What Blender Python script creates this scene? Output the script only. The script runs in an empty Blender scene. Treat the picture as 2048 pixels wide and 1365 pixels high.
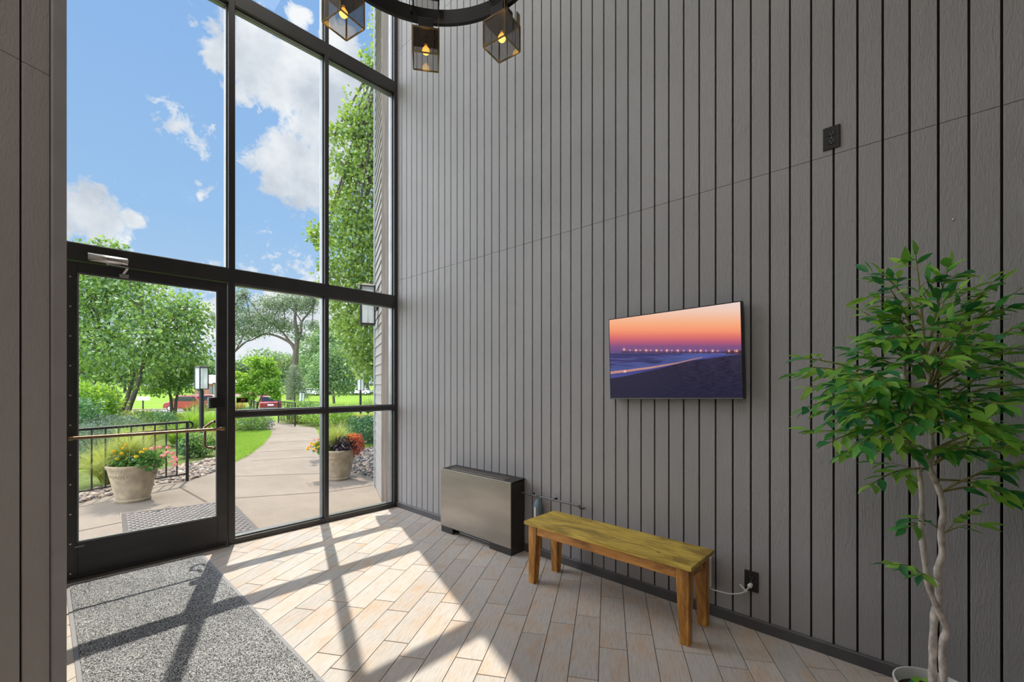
import bpy, math, random
import numpy as np
from mathutils import Vector, Matrix
SC = bpy.context.scene
COL = SC.collection
random.seed(7)
RNG = np.random.default_rng(11)

# ------------------------------------------------------------------ camera
EYE = Vector((0.0, 0.0, 1.30))
F = Vector((0.7290, 0.6845, 0.0)); F.normalize()
R = Vector((F.y, -F.x, 0.0))
UP = Vector((0, 0, 1))
FOC = 885.0
cd = bpy.data.cameras.new('camera'); cam = bpy.data.objects.new('camera', cd); COL.objects.link(cam)
cd.sensor_width = 36.0; cd.lens = FOC / 2048 * 36.0; cd.shift_y = (769 - 682.5) / 2048; cd.shift_x = 0
cd.clip_start = 0.02; cd.clip_end = 2000
cam.matrix_world = Matrix(((R.x, 0, -F.x, EYE.x), (R.y, 0, -F.y, EYE.y), (R.z, 1, -F.z, EYE.z), (0, 0, 0, 1)))
SC.camera = cam


def AT(u, v, d):
    return EYE + (F + R * ((u - 1024) / FOC) + UP * ((769 - v) / FOC)) * d


def G(u, v, z=0.0):
    p = AT(u, v, (z - 1.3) / ((769 - v) / FOC)); return (p.x, p.y)


def gz(x, y):
    t = F.x * x + F.y * y
    pts = [(0, 0), (19, 0), (45, -1.5), (60, -1.35), (90, -.85), (140, -.6), (2000, -.6)]
    for (a, za), (b, zb) in zip(pts, pts[1:]):
        if t < b:
            s = max(0, (t - a) / (b - a)); return za + (zb - za) * s
    return -.6


def ONG(u, d):
    """ground point below pixel column u at depth d"""
    p = AT(u, 769, d); return Vector((p.x, p.y, gz(p.x, p.y)))


# ------------------------------------------------------------------ node helpers
class NT:
    def __init__(s, tree):
        s.t = tree; s.n = tree.nodes; s.l = tree.links

    def new(s, ty, **kw):
        n = s.n.new(ty)
        for k, v in kw.items():
            setattr(n, k, v)
        return n

    def put(s, sock, v):
        if v is None: return
        if hasattr(v, 'is_linked') or isinstance(v, bpy.types.NodeSocket): s.l.new(v, sock)
        else:
            if isinstance(v, (tuple, list)) and len(v) == 3 and sock.type == 'RGBA': v = (*v, 1)
            sock.default_value = v

    def math(s, op, a, b=None, c=None, clamp=False):
        n = s.new('ShaderNodeMath', operation=op, use_clamp=clamp)
        s.put(n.inputs[0], a); s.put(n.inputs[1], b); s.put(n.inputs[2], c)
        return n.outputs[0]

    def mix(s, f, a, b, bt='MIX'):
        n = s.new('ShaderNodeMix', data_type='RGBA', blend_type=bt)
        s.put(n.inputs[0], f); s.put(n.inputs[6], a); s.put(n.inputs[7], b)
        return n.outputs[2]

    def noise(s, vec, scale, detail=3, rough=.5, dist=0):
        n = s.new('ShaderNodeTexNoise')
        s.put(n.inputs['Vector'], vec); n.inputs['Scale'].default_value = scale
        n.inputs['Detail'].default_value = detail; n.inputs['Roughness'].default_value = rough
        n.inputs['Distortion'].default_value = dist
        return n.outputs[0]

    def ramp(s, f, stops, interp='LINEAR'):
        n = s.new('ShaderNodeValToRGB'); s.put(n.inputs[0], f); cr = n.color_ramp; cr.interpolation = interp
        while len(cr.elements) < len(stops): cr.elements.new(.5)
        for e, (p, c) in zip(cr.elements, stops):
            e.position = p; e.color = (*c, 1) if len(c) == 3 else c
        return n.outputs[0]

    def mapping(s, vec, sc=(1, 1, 1), rot=(0, 0, 0), loc=(0, 0, 0)):
        n = s.new('ShaderNodeMapping'); s.put(n.inputs[0], vec)
        n.inputs['Scale'].default_value = sc; n.inputs['Rotation'].default_value = rot; n.inputs['Location'].default_value = loc
        return n.outputs[0]

    def obj(s):
        return s.new('ShaderNodeTexCoord').outputs['Object']

    def bump(s, h, strength=.3, dist=.01):
        n = s.new('ShaderNodeBump'); s.put(n.inputs['Height'], h)
        n.inputs['Strength'].default_value = strength; n.inputs['Distance'].default_value = dist
        return n.outputs[0]


def newmat(name):
    m = bpy.data.materials.new(name); m.use_nodes = True
    m.node_tree.nodes.clear()
    return m, NT(m.node_tree)


def out(nt, sh):
    o = nt.new('ShaderNodeOutputMaterial'); nt.l.new(sh, o.inputs[0])


def pbsdf(nt, col, rough=.5, metal=0, normal=None, emis=None, estr=0, coat=0, spec=None):
    b = nt.new('ShaderNodeBsdfPrincipled')
    nt.put(b.inputs['Base Color'], col); nt.put(b.inputs['Roughness'], rough); nt.put(b.inputs['Metallic'], metal)
    if normal: nt.put(b.inputs['Normal'], normal)
    if emis is not None: nt.put(b.inputs['Emission Color'], emis); b.inputs['Emission Strength'].default_value = estr
    if coat: b.inputs['Coat Weight'].default_value = coat
    if spec is not None: b.inputs['Specular IOR Level'].default_value = spec
    return b.outputs[0]


def M(name, col, rough=.5, metal=0, var=.12, vs=8, bs=0, bstr=.2, bdist=.003, stretch=(1, 1, 1), emis=None, estr=0, coat=0, spec=None):
    """plain procedural material: base colour with noise variation and optional bump"""
    m, nt = newmat(name)
    v = nt.mapping(nt.obj(), stretch)
    n = nt.noise(v, vs, 4)
    lo = tuple(max(0, c * (1 - var)) for c in col); hi = tuple(min(1, c * (1 + var)) for c in col)
    c = nt.ramp(n, [(.3, lo), (.7, hi)])
    nor = nt.bump(nt.noise(v, bs, 4, .6), bstr, bdist) if bs else None
    out(nt, pbsdf(nt, c, rough, metal, nor, emis, estr, coat, spec))
    return m


def leafmat(name, c1, c2, trans=.45, gloss=.06):
    m, nt = newmat(name)
    a = nt.new('ShaderNodeAttribute'); a.attribute_name = 'tint'
    col = nt.ramp(a.outputs['Fac'], [(0, c1), (1, c2)])
    df = nt.new('ShaderNodeBsdfDiffuse'); nt.put(df.inputs[0], col)
    tr = nt.new('ShaderNodeBsdfTranslucent'); nt.put(tr.inputs[0], nt.mix(.35, col, (c2[0] * 1.4, min(1, c2[1] * 1.25), c2[2] * .6)))
    mx = nt.new('ShaderNodeMixShader'); mx.inputs[0].default_value = trans
    nt.l.new(df.outputs[0], mx.inputs[1]); nt.l.new(tr.outputs[0], mx.inputs[2])
    gl = nt.new('ShaderNodeBsdfGlossy'); gl.inputs['Roughness'].default_value = .38; gl.inputs[0].default_value = (.9, .95, 1, 1)
    m2 = nt.new('ShaderNodeMixShader'); m2.inputs[0].default_value = gloss
    nt.l.new(mx.outputs[0], m2.inputs[1]); nt.l.new(gl.outputs[0], m2.inputs[2])
    out(nt, m2.outputs[0])
    return m


def glassmat(name, tint=(1, 1, 1), refl=.05, rough=0.0):
    m, nt = newmat(name)
    t = nt.new('ShaderNodeBsdfTransparent'); t.inputs[0].default_value = (*tint, 1)
    g = nt.new('ShaderNodeBsdfGlossy'); g.inputs['Roughness'].default_value = rough
    lw = nt.new('ShaderNodeLayerWeight'); lw.inputs[0].default_value = .5
    f = nt.math('POWER', lw.outputs['Facing'], 5.0)
    f = nt.math('MULTIPLY_ADD', f, .9 - refl, refl)
    mx = nt.new('ShaderNodeMixShader'); nt.put(mx.inputs[0], f)
    nt.l.new(t.outputs[0], mx.inputs[1]); nt.l.new(g.outputs[0], mx.inputs[2])
    out(nt, mx.outputs[0]); return m


# ------------------------------------------------------------------ world: blue sky with placed clouds
w = bpy.data.worlds.new('sky'); SC.world = w; w.use_nodes = True; w.node_tree.nodes.clear()
nt = NT(w.node_tree)
gen = nt.new('ShaderNodeTexCoord').outputs['Generated']
nrm = nt.new('ShaderNodeVectorMath', operation='NORMALIZE'); nt.l.new(gen, nrm.inputs[0]); dirv = nrm.outputs[0]
sep = nt.new('ShaderNodeSeparateXYZ'); nt.l.new(dirv, sep.inputs[0])
sky = nt.ramp(sep.outputs[2], [(0, (.62, .74, .86)), (.10, (.50, .68, .88)), (.30, (.35, .57, .88)), (.62, (.27, .48, .84)), (1, (.20, .40, .78))])
blobs = [(520, 125, 112), (458, 115, 55), (590, 160, 120), (650, 220, 100), (590, 325, 92), (650, 340, 95), (690, 150, 90), (600, 35, 45), (690, 90, 70), (645, 255, 80),
         (165, 425, 75), (200, 445, 70), (110, 440, 80), (265, 437, 32), (355, 262, 60, .42), (385, 278, 60, .38), (365, 368, 40, .22), (400, 366, 40, .24), (540, 610, 55), (620, 640, 90), (420, 640, 60), (700, 290, 70), (720, 650, 120),
         (-150, 200, 200), (900, 100, 200), (1200, 300, 250), (-300, 560, 150), (300, 690, 150), (560, 700, 170)]
cur = None
for (u, v, rp, *wq) in blobs:
    wq = wq[0] if wq else 1.0
    dv = (AT(u, v, 1) - EYE); L = dv.length; dv = dv / L
    rad = rp / FOC / L / L * 1.25
    dn = nt.new('ShaderNodeVectorMath', operation='DISTANCE'); nt.l.new(dirv, dn.inputs[0]); dn.inputs[1].default_value = dv
    val = nt.math('MULTIPLY_ADD', dn.outputs['Value'], -wq / rad, wq)
    cur = val if cur is None else nt.math('MAXIMUM', cur, val)
cur = nt.math('MAXIMUM', cur, -.6)
ns = nt.math('ADD', nt.math('ADD', nt.math('MULTIPLY', nt.noise(dirv, 6, 3, .5, .2), .36), nt.math('MULTIPLY', nt.noise(dirv, 18, 5, .6, .5), .38)), nt.math('MULTIPLY', nt.noise(dirv, 46, 7, .65, .8), .26))
cl = nt.math('ADD', cur, nt.math('MULTIPLY_ADD', ns, 4.2, -2.1))
cmask = nt.ramp(cl, [(.14, (0, 0, 0)), (.27, (.55, .55, .55)), (.46, (1, 1, 1))])
ns2 = nt.noise(nt.mapping(dirv, loc=(.02, .01, .03)), 7, 6, .55)
ccol = nt.ramp(ns2, [(.36, (.60, .65, .73)), (.48, (.80, .83, .88)), (.58, (1.0, 1.0, 1.01))])
ccol = nt.mix(nt.math('MULTIPLY_ADD', sep.outputs[2], -5.5, 1.1, clamp=True), ccol, (.90, .93, .98, 1))
skyc = nt.mix(cmask, sky, ccol)
# unseen bright western cloud (negative x), added to light the panel wall
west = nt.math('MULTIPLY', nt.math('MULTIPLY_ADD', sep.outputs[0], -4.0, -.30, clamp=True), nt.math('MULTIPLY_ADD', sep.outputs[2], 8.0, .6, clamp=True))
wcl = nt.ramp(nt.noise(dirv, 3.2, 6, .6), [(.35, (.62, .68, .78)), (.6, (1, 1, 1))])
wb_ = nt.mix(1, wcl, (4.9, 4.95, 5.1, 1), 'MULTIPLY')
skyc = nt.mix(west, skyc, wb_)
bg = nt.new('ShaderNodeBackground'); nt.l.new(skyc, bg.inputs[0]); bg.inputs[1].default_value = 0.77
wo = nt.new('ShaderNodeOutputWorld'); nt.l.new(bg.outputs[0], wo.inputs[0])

# ------------------------------------------------------------------ sun and exposure
sd = bpy.data.lights.new('sun', 'SUN'); sd.energy = 4.3; sd.angle = .0095; sd.color = (1.0, .90, .76)
sun = bpy.data.objects.new('sun', sd); COL.objects.link(sun)
EL = math.radians(60.0); AZ = Vector((.353, .936, 0)).normalized()
SUND = Vector((AZ.x * math.cos(EL), AZ.y * math.cos(EL), math.sin(EL)))
sun.rotation_euler = SUND.to_track_quat('Z', 'Y').to_euler(); sun.location = SUND * 30
SC.view_settings.view_transform = 'Standard'; SC.view_settings.look = 'None'
SC.view_settings.exposure = 0.40; SC.view_settings.gamma = 1.0
SC.view_settings.use_curve_mapping = False


# ------------------------------------------------------------------ object helpers
def tag(o, label=None, cat=None, group=None, kind=None):
    if label: o['label'] = label
    if cat: o['category'] = cat
    if group: o['group'] = group
    if kind: o['kind'] = kind
    return o


def thing(name, loc=(0, 0, 0), label=None, cat=None, group=None, kind=None, rz=0, parent=None):
    o = bpy.data.objects.new(name, None); COL.objects.link(o); o.location = loc; o.rotation_euler = (0, 0, rz)
    o.empty_display_size = .1
    if parent: o.parent = parent
    return tag(o, label, cat, group, kind)


class MB:
    """collects boxes, tubes, lathes and instanced templates; build() links them as one mesh"""
    def __init__(s, org=(0, 0, 0)):
        s.v = []; s.f = []; s.org = Vector(org); s.tint = None

    def add(s, vs, fs):
        k = len(s.v); s.v += [Vector(p) for p in vs]; s.f += [tuple(i + k for i in f) for f in fs]; return s

    def box(s, x0, x1, y0, y1, z0, z1):
        return s.add([(x0, y0, z0), (x1, y0, z0), (x1, y1, z0), (x0, y1, z0), (x0, y0, z1), (x1, y0, z1), (x1, y1, z1), (x0, y1, z1)],
                     [(0, 3, 2, 1), (4, 5, 6, 7), (0, 1, 5, 4), (1, 2, 6, 5), (2, 3, 7, 6), (3, 0, 4, 7)])

    def hexa(s, bot, top):
        return s.add(list(bot) + list(top), [(0, 3, 2, 1), (4, 5, 6, 7), (0, 1, 5, 4), (1, 2, 6, 5), (2, 3, 7, 6), (3, 0, 4, 7)])

    def prism(s, poly, ext):
        n = len(poly); e = Vector(ext); p = [Vector(q) for q in poly]
        return s.add(p + [q + e for q in p], [tuple(range(n))[::-1], tuple(range(n, 2 * n))] + [(i, (i + 1) % n, n + (i + 1) % n, n + i) for i in range(n)])

    def tube(s, pts, rad, seg=10, cap=True):
        pts = [Vector(p) for p in pts]; n = len(pts)
        if not isinstance(rad, (list, tuple)): rad = [rad] * n
        t0 = (pts[1] - pts[0]).normalized(); a = t0.orthogonal().normalized(); vs = []; fs = []
        for i in range(n):
            t = (pts[min(i + 1, n - 1)] - pts[max(i - 1, 0)])
            t = t.normalized() if t.length > 1e-9 else t0
            a = (a - t * a.dot(t)); a = a.normalized() if a.length > 1e-6 else t.orthogonal().normalized()
            b = t.cross(a)
            for j in range(seg):
                q = 2 * math.pi * j / seg; vs.append(pts[i] + (a * math.cos(q) + b * math.sin(q)) * rad[i])
        for i in range(n - 1):
            for j in range(seg):
                k = (j + 1) % seg; fs.append((i * seg + j, i * seg + k, (i + 1) * seg + k, (i + 1) * seg + j))
        if cap: fs.append(tuple(range(seg))[::-1]); fs.append(tuple(range((n - 1) * seg, n * seg)))
        return s.add(vs, fs)

    def lathe(s, prof, c=(0, 0, 0), seg=32, axis='z', closed=False):
        """prof: list of (r, h)"""
        c = Vector(c); vs = []; fs = []; n = len(prof)
        for (r, h) in prof:
            for j in range(seg):
                q = 2 * math.pi * j / seg; x, y = r * math.cos(q), r * math.sin(q)
                vs.append(c + (Vector((x, y, h)) if axis == 'z' else Vector((h, x, y)) if axis == 'x' else Vector((x, h, y))))
        for i in range(n - 1 if not closed else n):
            i2 = (i + 1) % n
            for j in range(seg):
                k = (j + 1) % seg; fs.append((i * seg + j, i * seg + k, i2 * seg + k, i2 * seg + j))
        if not closed:
            if prof[0][0] > 1e-5: fs.append(tuple(range(seg))[::-1])
            if prof[-1][0] > 1e-5: fs.append(tuple(range((n - 1) * seg, n * seg)))
        return s.add(vs, fs)

    def build(s, name, mat, parent=None, bevel=0, smooth=False, bseg=2, org=None):
        o0 = Vector(org) if org is not None else s.org
        me = bpy.data.meshes.new(name)
        me.from_pydata([tuple(p - o0) for p in s.v], [], s.f); me.validate(); me.update()
        if mat: me.materials.append(mat)
        return finish(me, name, parent, o0 if parent is None else None, bevel, smooth, bseg)


def finish(me, name, parent, loc, bevel=0, smooth=False, bseg=2):
    o = bpy.data.objects.new(name, me); COL.objects.link(o)
    if parent: o.parent = parent
    if loc is not None: o.location = loc
    if smooth:
        me.polygons.foreach_set('use_smooth', [True] * len(me.polygons))
        try: me.set_sharp_from_angle(angle=math.radians(38))
        except Exception: pass
    if bevel:
        b = o.modifiers.new('bevel', 'BEVEL'); b.width = bevel; b.segments = bseg; b.limit_method = 'ANGLE'; b.angle_limit = math.radians(35)
    return o


def instmesh(name, tv, tf, O, X, Y, Z, S, mat, parent=None, tints=None, smooth=False, stuff=False):
    """many copies of a small template (leaf, petal, pebble) as one mesh"""
    tv = np.array(tv, float); n = len(O); k = len(tv)
    S = np.asarray(S, float)
    if S.ndim == 1: S = np.repeat(S[:, None], 3, 1)
    V = (O[:, None, :] + tv[None, :, 0:1] * (X * S[:, 0:1])[:, None, :] + tv[None, :, 1:2] * (Y * S[:, 1:2])[:, None, :] + tv[None, :, 2:3] * (Z * S[:, 2:3])[:, None, :]).reshape(-1, 3)
    me = bpy.data.meshes.new(name); me.vertices.add(n * k); me.vertices.foreach_set('co', V.ravel())
    lt = np.array([len(f) for f in tf]); fl = np.concatenate([np.array(f) for f in tf])
    L = (fl[None, :] + (np.arange(n) * k)[:, None]).ravel()
    me.loops.add(len(L)); me.loops.foreach_set('vertex_index', L.astype(np.int32))
    tot = np.tile(lt, n); st = np.concatenate([[0], np.cumsum(tot)[:-1]])
    me.polygons.add(len(tot)); me.polygons.foreach_set('loop_start', st.astype(np.int32)); me.polygons.foreach_set('loop_total', tot.astype(np.int32))
    me.update(calc_edges=True)
    if smooth: me.polygons.foreach_set('use_smooth', [True] * len(tot))
    at = me.attributes.new('tint', 'FLOAT', 'POINT')
    if tints is None: tints = RNG.random(n)
    at.data.foreach_set('value', np.repeat(tints, k).astype(np.float32))
    me.materials.append(mat)
    o = bpy.data.objects.new(name, me); COL.objects.link(o)
    if parent: o.parent = parent
    if stuff: o['kind'] = 'stuff'
    return o


def unit(a):
    return a / np.maximum(np.linalg.norm(a, axis=1, keepdims=True), 1e-9)


def randdirs(n, zb=0):
    a = RNG.normal(size=(n, 3)); a[:, 2] += zb; return unit(a)


LEAF_V = [(0, 0, 0), (.45, .34, .10), (1, 0, -.05), (.45, -.34, .10)]
LEAF_F = [(0, 1, 2), (0, 2, 3)]


def leaves(name, P, size, mat, parent=None, out_dir=None, asp=1.0, droop=-.3, smin=.7, tv=LEAF_V, tf=LEAF_F, tints=None):
    n = len(P); X = randdirs(n, droop)
    if out_dir is not None: X = unit(X + out_dir * .8)
    Z = unit(np.cross(X, randdirs(n))); Y = np.cross(Z, X)
    s = size * (smin + (1.3 - smin) * RNG.random(n))
    return instmesh(name, tv, tf, np.asarray(P, float), X, Y, Z, np.stack([s, s * asp, s], 1), mat, parent, tints)


def blobpts(c, r, n, shell=.55):
    d = randdirs(n); rr = shell + (1 - shell) * RNG.random(n) ** .6
    bump = 1 + .18 * np.sin(d[:, 0] * 7 + c[0]) * np.sin(d[:, 1] * 6 + c[1]) + .1 * np.sin(d[:, 2] * 11)
    return np.array(c)[None] + d * np.array(r)[None] * (rr * bump)[:, None], d


# ------------------------------------------------------------------ materials
def wallpaint(name, col):
    m, nt = newmat(name)
    o = nt.obj()
    v = nt.mapping(o, (1, 1, .35))
    wv = nt.noise(v, 38, 5, .65, 1.6)
    fine = nt.noise(nt.mapping(o, (1, 1, .25)), 190, 3, .6)
    big = nt.noise(o, 1.4, 4)
    c = nt.ramp(big, [(.3, tuple(x * .93 for x in col)), (.7, tuple(x * 1.06 for x in col))])
    h = nt.math('ADD', nt.math('MULTIPLY', wv, .7), nt.math('MULTIPLY', fine, .5))
    out(nt, pbsdf(nt, c, .55, 0, nt.bump(h, .75, .005), spec=.35)); return m


PAINT = wallpaint('grey_brown_siding_paint', (.345, .335, .340))
PAINT2 = wallpaint('left_siding_paint', (.42, .385, .365))
GROOVE = M('dark_groove', (.010, .010, .009), .9, var=.2)
TRIM = M('trim_paint', (.36, .34, .335), .45, var=.08, bs=60, bstr=.15, bdist=.001)
BASE = M('baseboard_paint', (.085, .083, .088), .4, var=.1, bs=40, bstr=.1, bdist=.001)
CEIL = M('ceiling_paint', (.72, .70, .68), .8)
FRAME = M('dark_bronze_aluminium', (.040, .038, .038), .38, .25, var=.15, vs=5, bs=90, bstr=.08, bdist=.0006, stretch=(1, 1, .2), spec=.6)
FRAMELT = M('weathered_grey_aluminium', (.22, .235, .24), .35, .5, var=.12)
DOORM = M('door_dark_aluminium', (.034, .033, .035), .42, .2, var=.25, vs=4, stretch=(.5, 1, 3), spec=.6)
GLASS = glassmat('window_glass', (.97, .985, .99), .02)
GLASSL = glassmat('lantern_glass', (.93, .94, .94), .10)
SMOKE = glassmat('smoked_glass', (.74, .73, .72), .12)
CHROME = M('brushed_steel', (.62, .61, .60), .25, 1, var=.15, vs=30, stretch=(.1, 1, 1))
SCREW = M('screw_steel', (.75, .75, .75), .3, 1)
BRASS = M('aged_brass', (.34, .25, .12), .3, 1, var=.25, vs=20)
BRONZE = M('bronze_bar', (.26, .17, .11), .36, 1, var=.12, vs=14)
BLACK = M('black_iron', (.016, .016, .017), .5, .3, var=.2)
BLACKP = M('black_plastic', (.012, .012, .013), .35)
WHITEP = M('white_plastic', (.80, .81, .80), .35, var=.03)
CREAM = M('cream_plastic', (.62, .60, .46), .45, var=.05)
HEAT = M('heater_bronze_front', (.34, .305, .265), .33, .85, var=.16, vs=2.5, stretch=(1, .6, 2.2), bs=150, bstr=.04, bdist=.0005)
HEATD = M('heater_dark_side', (.045, .042, .040), .4, .3, var=.15)
PIPE = M('painted_pipe', (.16, .155, .16), .4, .2, var=.2)
BLUEG = M('blue_grey_plastic', (.16, .23, .28), .4, var=.2)
PAPER = M('paper', (.7, .69, .66), .7)
SOIL = M('potting_soil', (.035, .024, .018), .95, var=.5, vs=60, bs=70, bstr=.8, bdist=.01)


def woodmat(name, c1, c2, c3, dirn=1, sc=1.0):
    m, nt = newmat(name); o = nt.obj()
    st = [1, 1, 1]; st[dirn] = .12
    v = nt.mapping(o, tuple(st))
    g1 = nt.noise(v, 42 * sc, 6, .65, .8)
    bl = nt.noise(nt.mapping(o, tuple(.35 if i == dirn else 1 for i in range(3))), 9, 4, .6, .6)
    c = nt.ramp(g1, [(.30, c1), (.5, c2), (.72, c3)])
    dark = nt.ramp(bl, [(.38, (.50, .46, .42)), (.52, (.95, .95, .93)), (.7, (1.1, 1.08, 1.0))])
    c = nt.mix(1.0, c, dark, 'MULTIPLY')
    kn = nt.new('ShaderNodeTexVoronoi'); nt.put(kn.inputs['Vector'], nt.mapping(o, tuple(.6 if i == dirn else 1 for i in range(3)))); kn.inputs['Scale'].default_value = 8.5
    km = nt.ramp(kn.outputs['Distance'], [(.03, (.12, .07, .03)), (.085, (1, 1, 1))])
    c = nt.mix(.85, c, km, 'MULTIPLY')
    out(nt, pbsdf(nt, c, .42, 0, nt.bump(g1, .25, .002), coat=.12)); return m


WOODTOP = woodmat('bench_top_wood', (.36, .235, .035), (.62, .43, .065), (.82, .60, .12), 1)
WOODLEG = woodmat('bench_leg_wood', (.42, .17, .030), (.68, .31, .055), (.84, .43, .10), 2)
WOODRAIL = woodmat('bench_rail_wood', (.44, .17, .035), (.68, .31, .07), (.84, .42, .11), 1)

# floor tile with per-plank attribute
m, nt = newmat('wood_look_tile')
att = nt.new('ShaderNodeAttribute'); att.attribute_name = 'tint'
o_ = nt.obj()
rot = nt.mapping(o_, (1, 1, 1), (0, 0, math.radians(-31)))
off = nt.new('ShaderNodeVectorMath', operation='ADD'); nt.l.new(rot, off.inputs[0])
comb = nt.new('ShaderNodeCombineXYZ'); nt.put(comb.inputs[0], nt.math('MULTIPLY', att.outputs['Fac'], 37.0)); nt.put(comb.inputs[1], nt.math('MULTIPLY', att.outputs['Fac'], 91.0)); nt.l.new(comb.outputs[0], off.inputs[1])
vv = off.outputs[0]
grain = nt.noise(nt.mapping(vv, (.10, 1, 1)), 120, 5, .7, .5)
patch = nt.noise(nt.mapping(vv, (.7, 1, 1)), 7, 3, .55, .4)
basec = nt.ramp(patch, [(.40, (.555, .52, .49)), (.56, (.575, .50, .44)), (.72, (.585, .44, .325))])
tone = nt.ramp(att.outputs['Fac'], [(0, (.90, .90, .90)), (.5, (1, 1, 1)), (1, (1.08, 1.06, 1.04))])
gr = nt.ramp(grain, [(.28, (.72, .71, .70)), (.5, (.98, .98, .98)), (.75, (1.12, 1.12, 1.11))])
cc = nt.mix(1, nt.mix(1, basec, tone, 'MULTIPLY'), gr, 'MULTIPLY')
out(nt, pbsdf(nt, cc, .42, 0, nt.bump(grain, .35, .002), spec=.4)); TILE = m
GROUT = M('tile_grout', (.13, .12, .115), .9, var=.15)


def matpile():
    m, nt = newmat('salt_pepper_carpet'); o = nt.obj()
    n = nt.noise(o, 230, 2, .8); n2 = nt.noise(o, 5, 3)
    vz = nt.new('ShaderNodeTexWhiteNoise'); vz.noise_dimensions = '3D'
    sn = nt.new('ShaderNodeVectorMath', operation='SNAP'); nt.l.new(o, sn.inputs[0]); sn.inputs[1].default_value = (.0035, .0035, .0035); nt.l.new(sn.outputs[0], vz.inputs['Vector'])
    f = nt.math('ADD', nt.math('MULTIPLY', vz.outputs['Value'], .62), nt.math('MULTIPLY', n, .38))
    c = nt.ramp(f, [(.22, (.022, .023, .026)), (.5, (.20, .205, .215)), (.8, (.66, .68, .70))])
    c = nt.mix(1, c, nt.ramp(n2, [(.3, (.85, .85, .86)), (.7, (1.1, 1.1, 1.08))]), 'MULTIPLY')
    out(nt, pbsdf(nt, c, .95, 0, nt.bump(n, .8, .006), spec=.1)); return m


CARPET = matpile()
MATEDGE = M('mat_rubber_edge', (.27, .27, .29), .6, var=.05)


def concretemat(name, c, joint=True):
    m, nt = newmat(name); o = nt.obj()
    n1 = nt.noise(o, 1.3, 6, .6); n2 = nt.noise(o, 60, 4, .7); n3 = nt.noise(nt.mapping(o, (1, .3, 1)), 3, 5, .6, 1)
    col = nt.ramp(n1, [(.3, tuple(x * .88 for x in c)), (.7, tuple(min(1, x * 1.07) for x in c))])
    col = nt.mix(.5, col, nt.ramp(n2, [(.3, (.8, .8, .8)), (.7, (1.12, 1.12, 1.12))]), 'MULTIPLY')
    col = nt.mix(.5, col, nt.ramp(n3, [(.3, (.82, .82, .80)), (.6, (1.05, 1.04, 1.03))]), 'MULTIPLY')
    out(nt, pbsdf(nt, col, .85, 0, nt.bump(n2, .3, .004), spec=.2)); return m


CONC = concretemat('warm_concrete', (.262, .220, .182))
CONCJ = M('concrete_joint', (.10, .08, .065), .95)
POTM = M('cast_stone', (.38, .31, .215), .85, var=.30, vs=9, bs=38, bstr=.7, bdist=.008)
ASPH = M('asphalt', (.30, .28, .29), .9, var=.1)


def grassmat(name, c1, c2, c3):
    m, nt = newmat(name); o = nt.obj()
    a = nt.noise(o, .35, 4); b = nt.noise(o, 25, 5, .7)
    c = nt.ramp(b, [(.3, c1), (.5, c2), (.72, c3)])
    c = nt.mix(1, c, nt.ramp(a, [(.3, (.82, .88, .8)), (.7, (1.12, 1.06, 1)), ]), 'MULTIPLY')
    out(nt, pbsdf(nt, c, .9, 0, nt.bump(b, .8, .03), spec=.1)); return m


GRASS = grassmat('lawn_green', (.10, .20, .022), (.20, .33, .045), (.30, .43, .08))
MULCH = grassmat('garden_bed', (.05, .07, .02), (.13, .17, .05), (.24, .27, .10))
BLADE = leafmat('grass_blade', (.20, .38, .04), (.38, .56, .10), .5, .03)
SIDING = M('grey_vinyl_siding', (.30, .28, .26), .6, var=.06, bs=30, bstr=.1, bdist=.002)
POSTM = M('weathered_post', (.15, .115, .09), .8, var=.35, vs=20, stretch=(1, 1, .1), bs=50, bstr=.4, bdist=.003)
WTRIM = M('white_corner_trim', (.42, .45, .47), .5, var=.05)


# ------------------------------------------------------------------ setting: floor, walls, ceiling
def struct(o, lab=None):
    o['kind'] = 'structure'
    if lab: o['label'] = lab
    return o


YW = 4.105      # inner face of the window wall frame
XP = 2.595      # face of the panelled wall
b = MB(); b.box(-2.9, 2.75, -3.4, YW, -.12, -.004)
fl = struct(b.build('floor', GROUT), 'grey and tan wood-look plank tiles laid diagonally')
# planks: one mesh, child of the floor
ANG = math.radians(31); ex = Vector((math.cos(ANG), math.sin(ANG), 0)); ey = Vector((-math.sin(ANG), math.cos(ANG), 0))
PW, PL, GAP = .1335, .5365, .0034
joint = {3: .297, 2: .132, 1: .262, 0: .366, -1: .083, -2: .243, 4: .392, 5: .165, 6: .345, 7: .447, 8: .195, 9: .287, 10: .18, 12: .10}
pv = []; pf = []; pt = []


def clip(poly, n, c):
    outp = []
    for i in range(len(poly)):
        a, b2 = poly[i], poly[(i + 1) % len(poly)]; da, db = a.dot(n) - c, b2.dot(n) - c
        if da <= 0: outp.append(a)
        if (da < 0 < db) or (db < 0 < da): outp.append(a + (b2 - a) * (da / (da - db)))
    return outp


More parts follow.
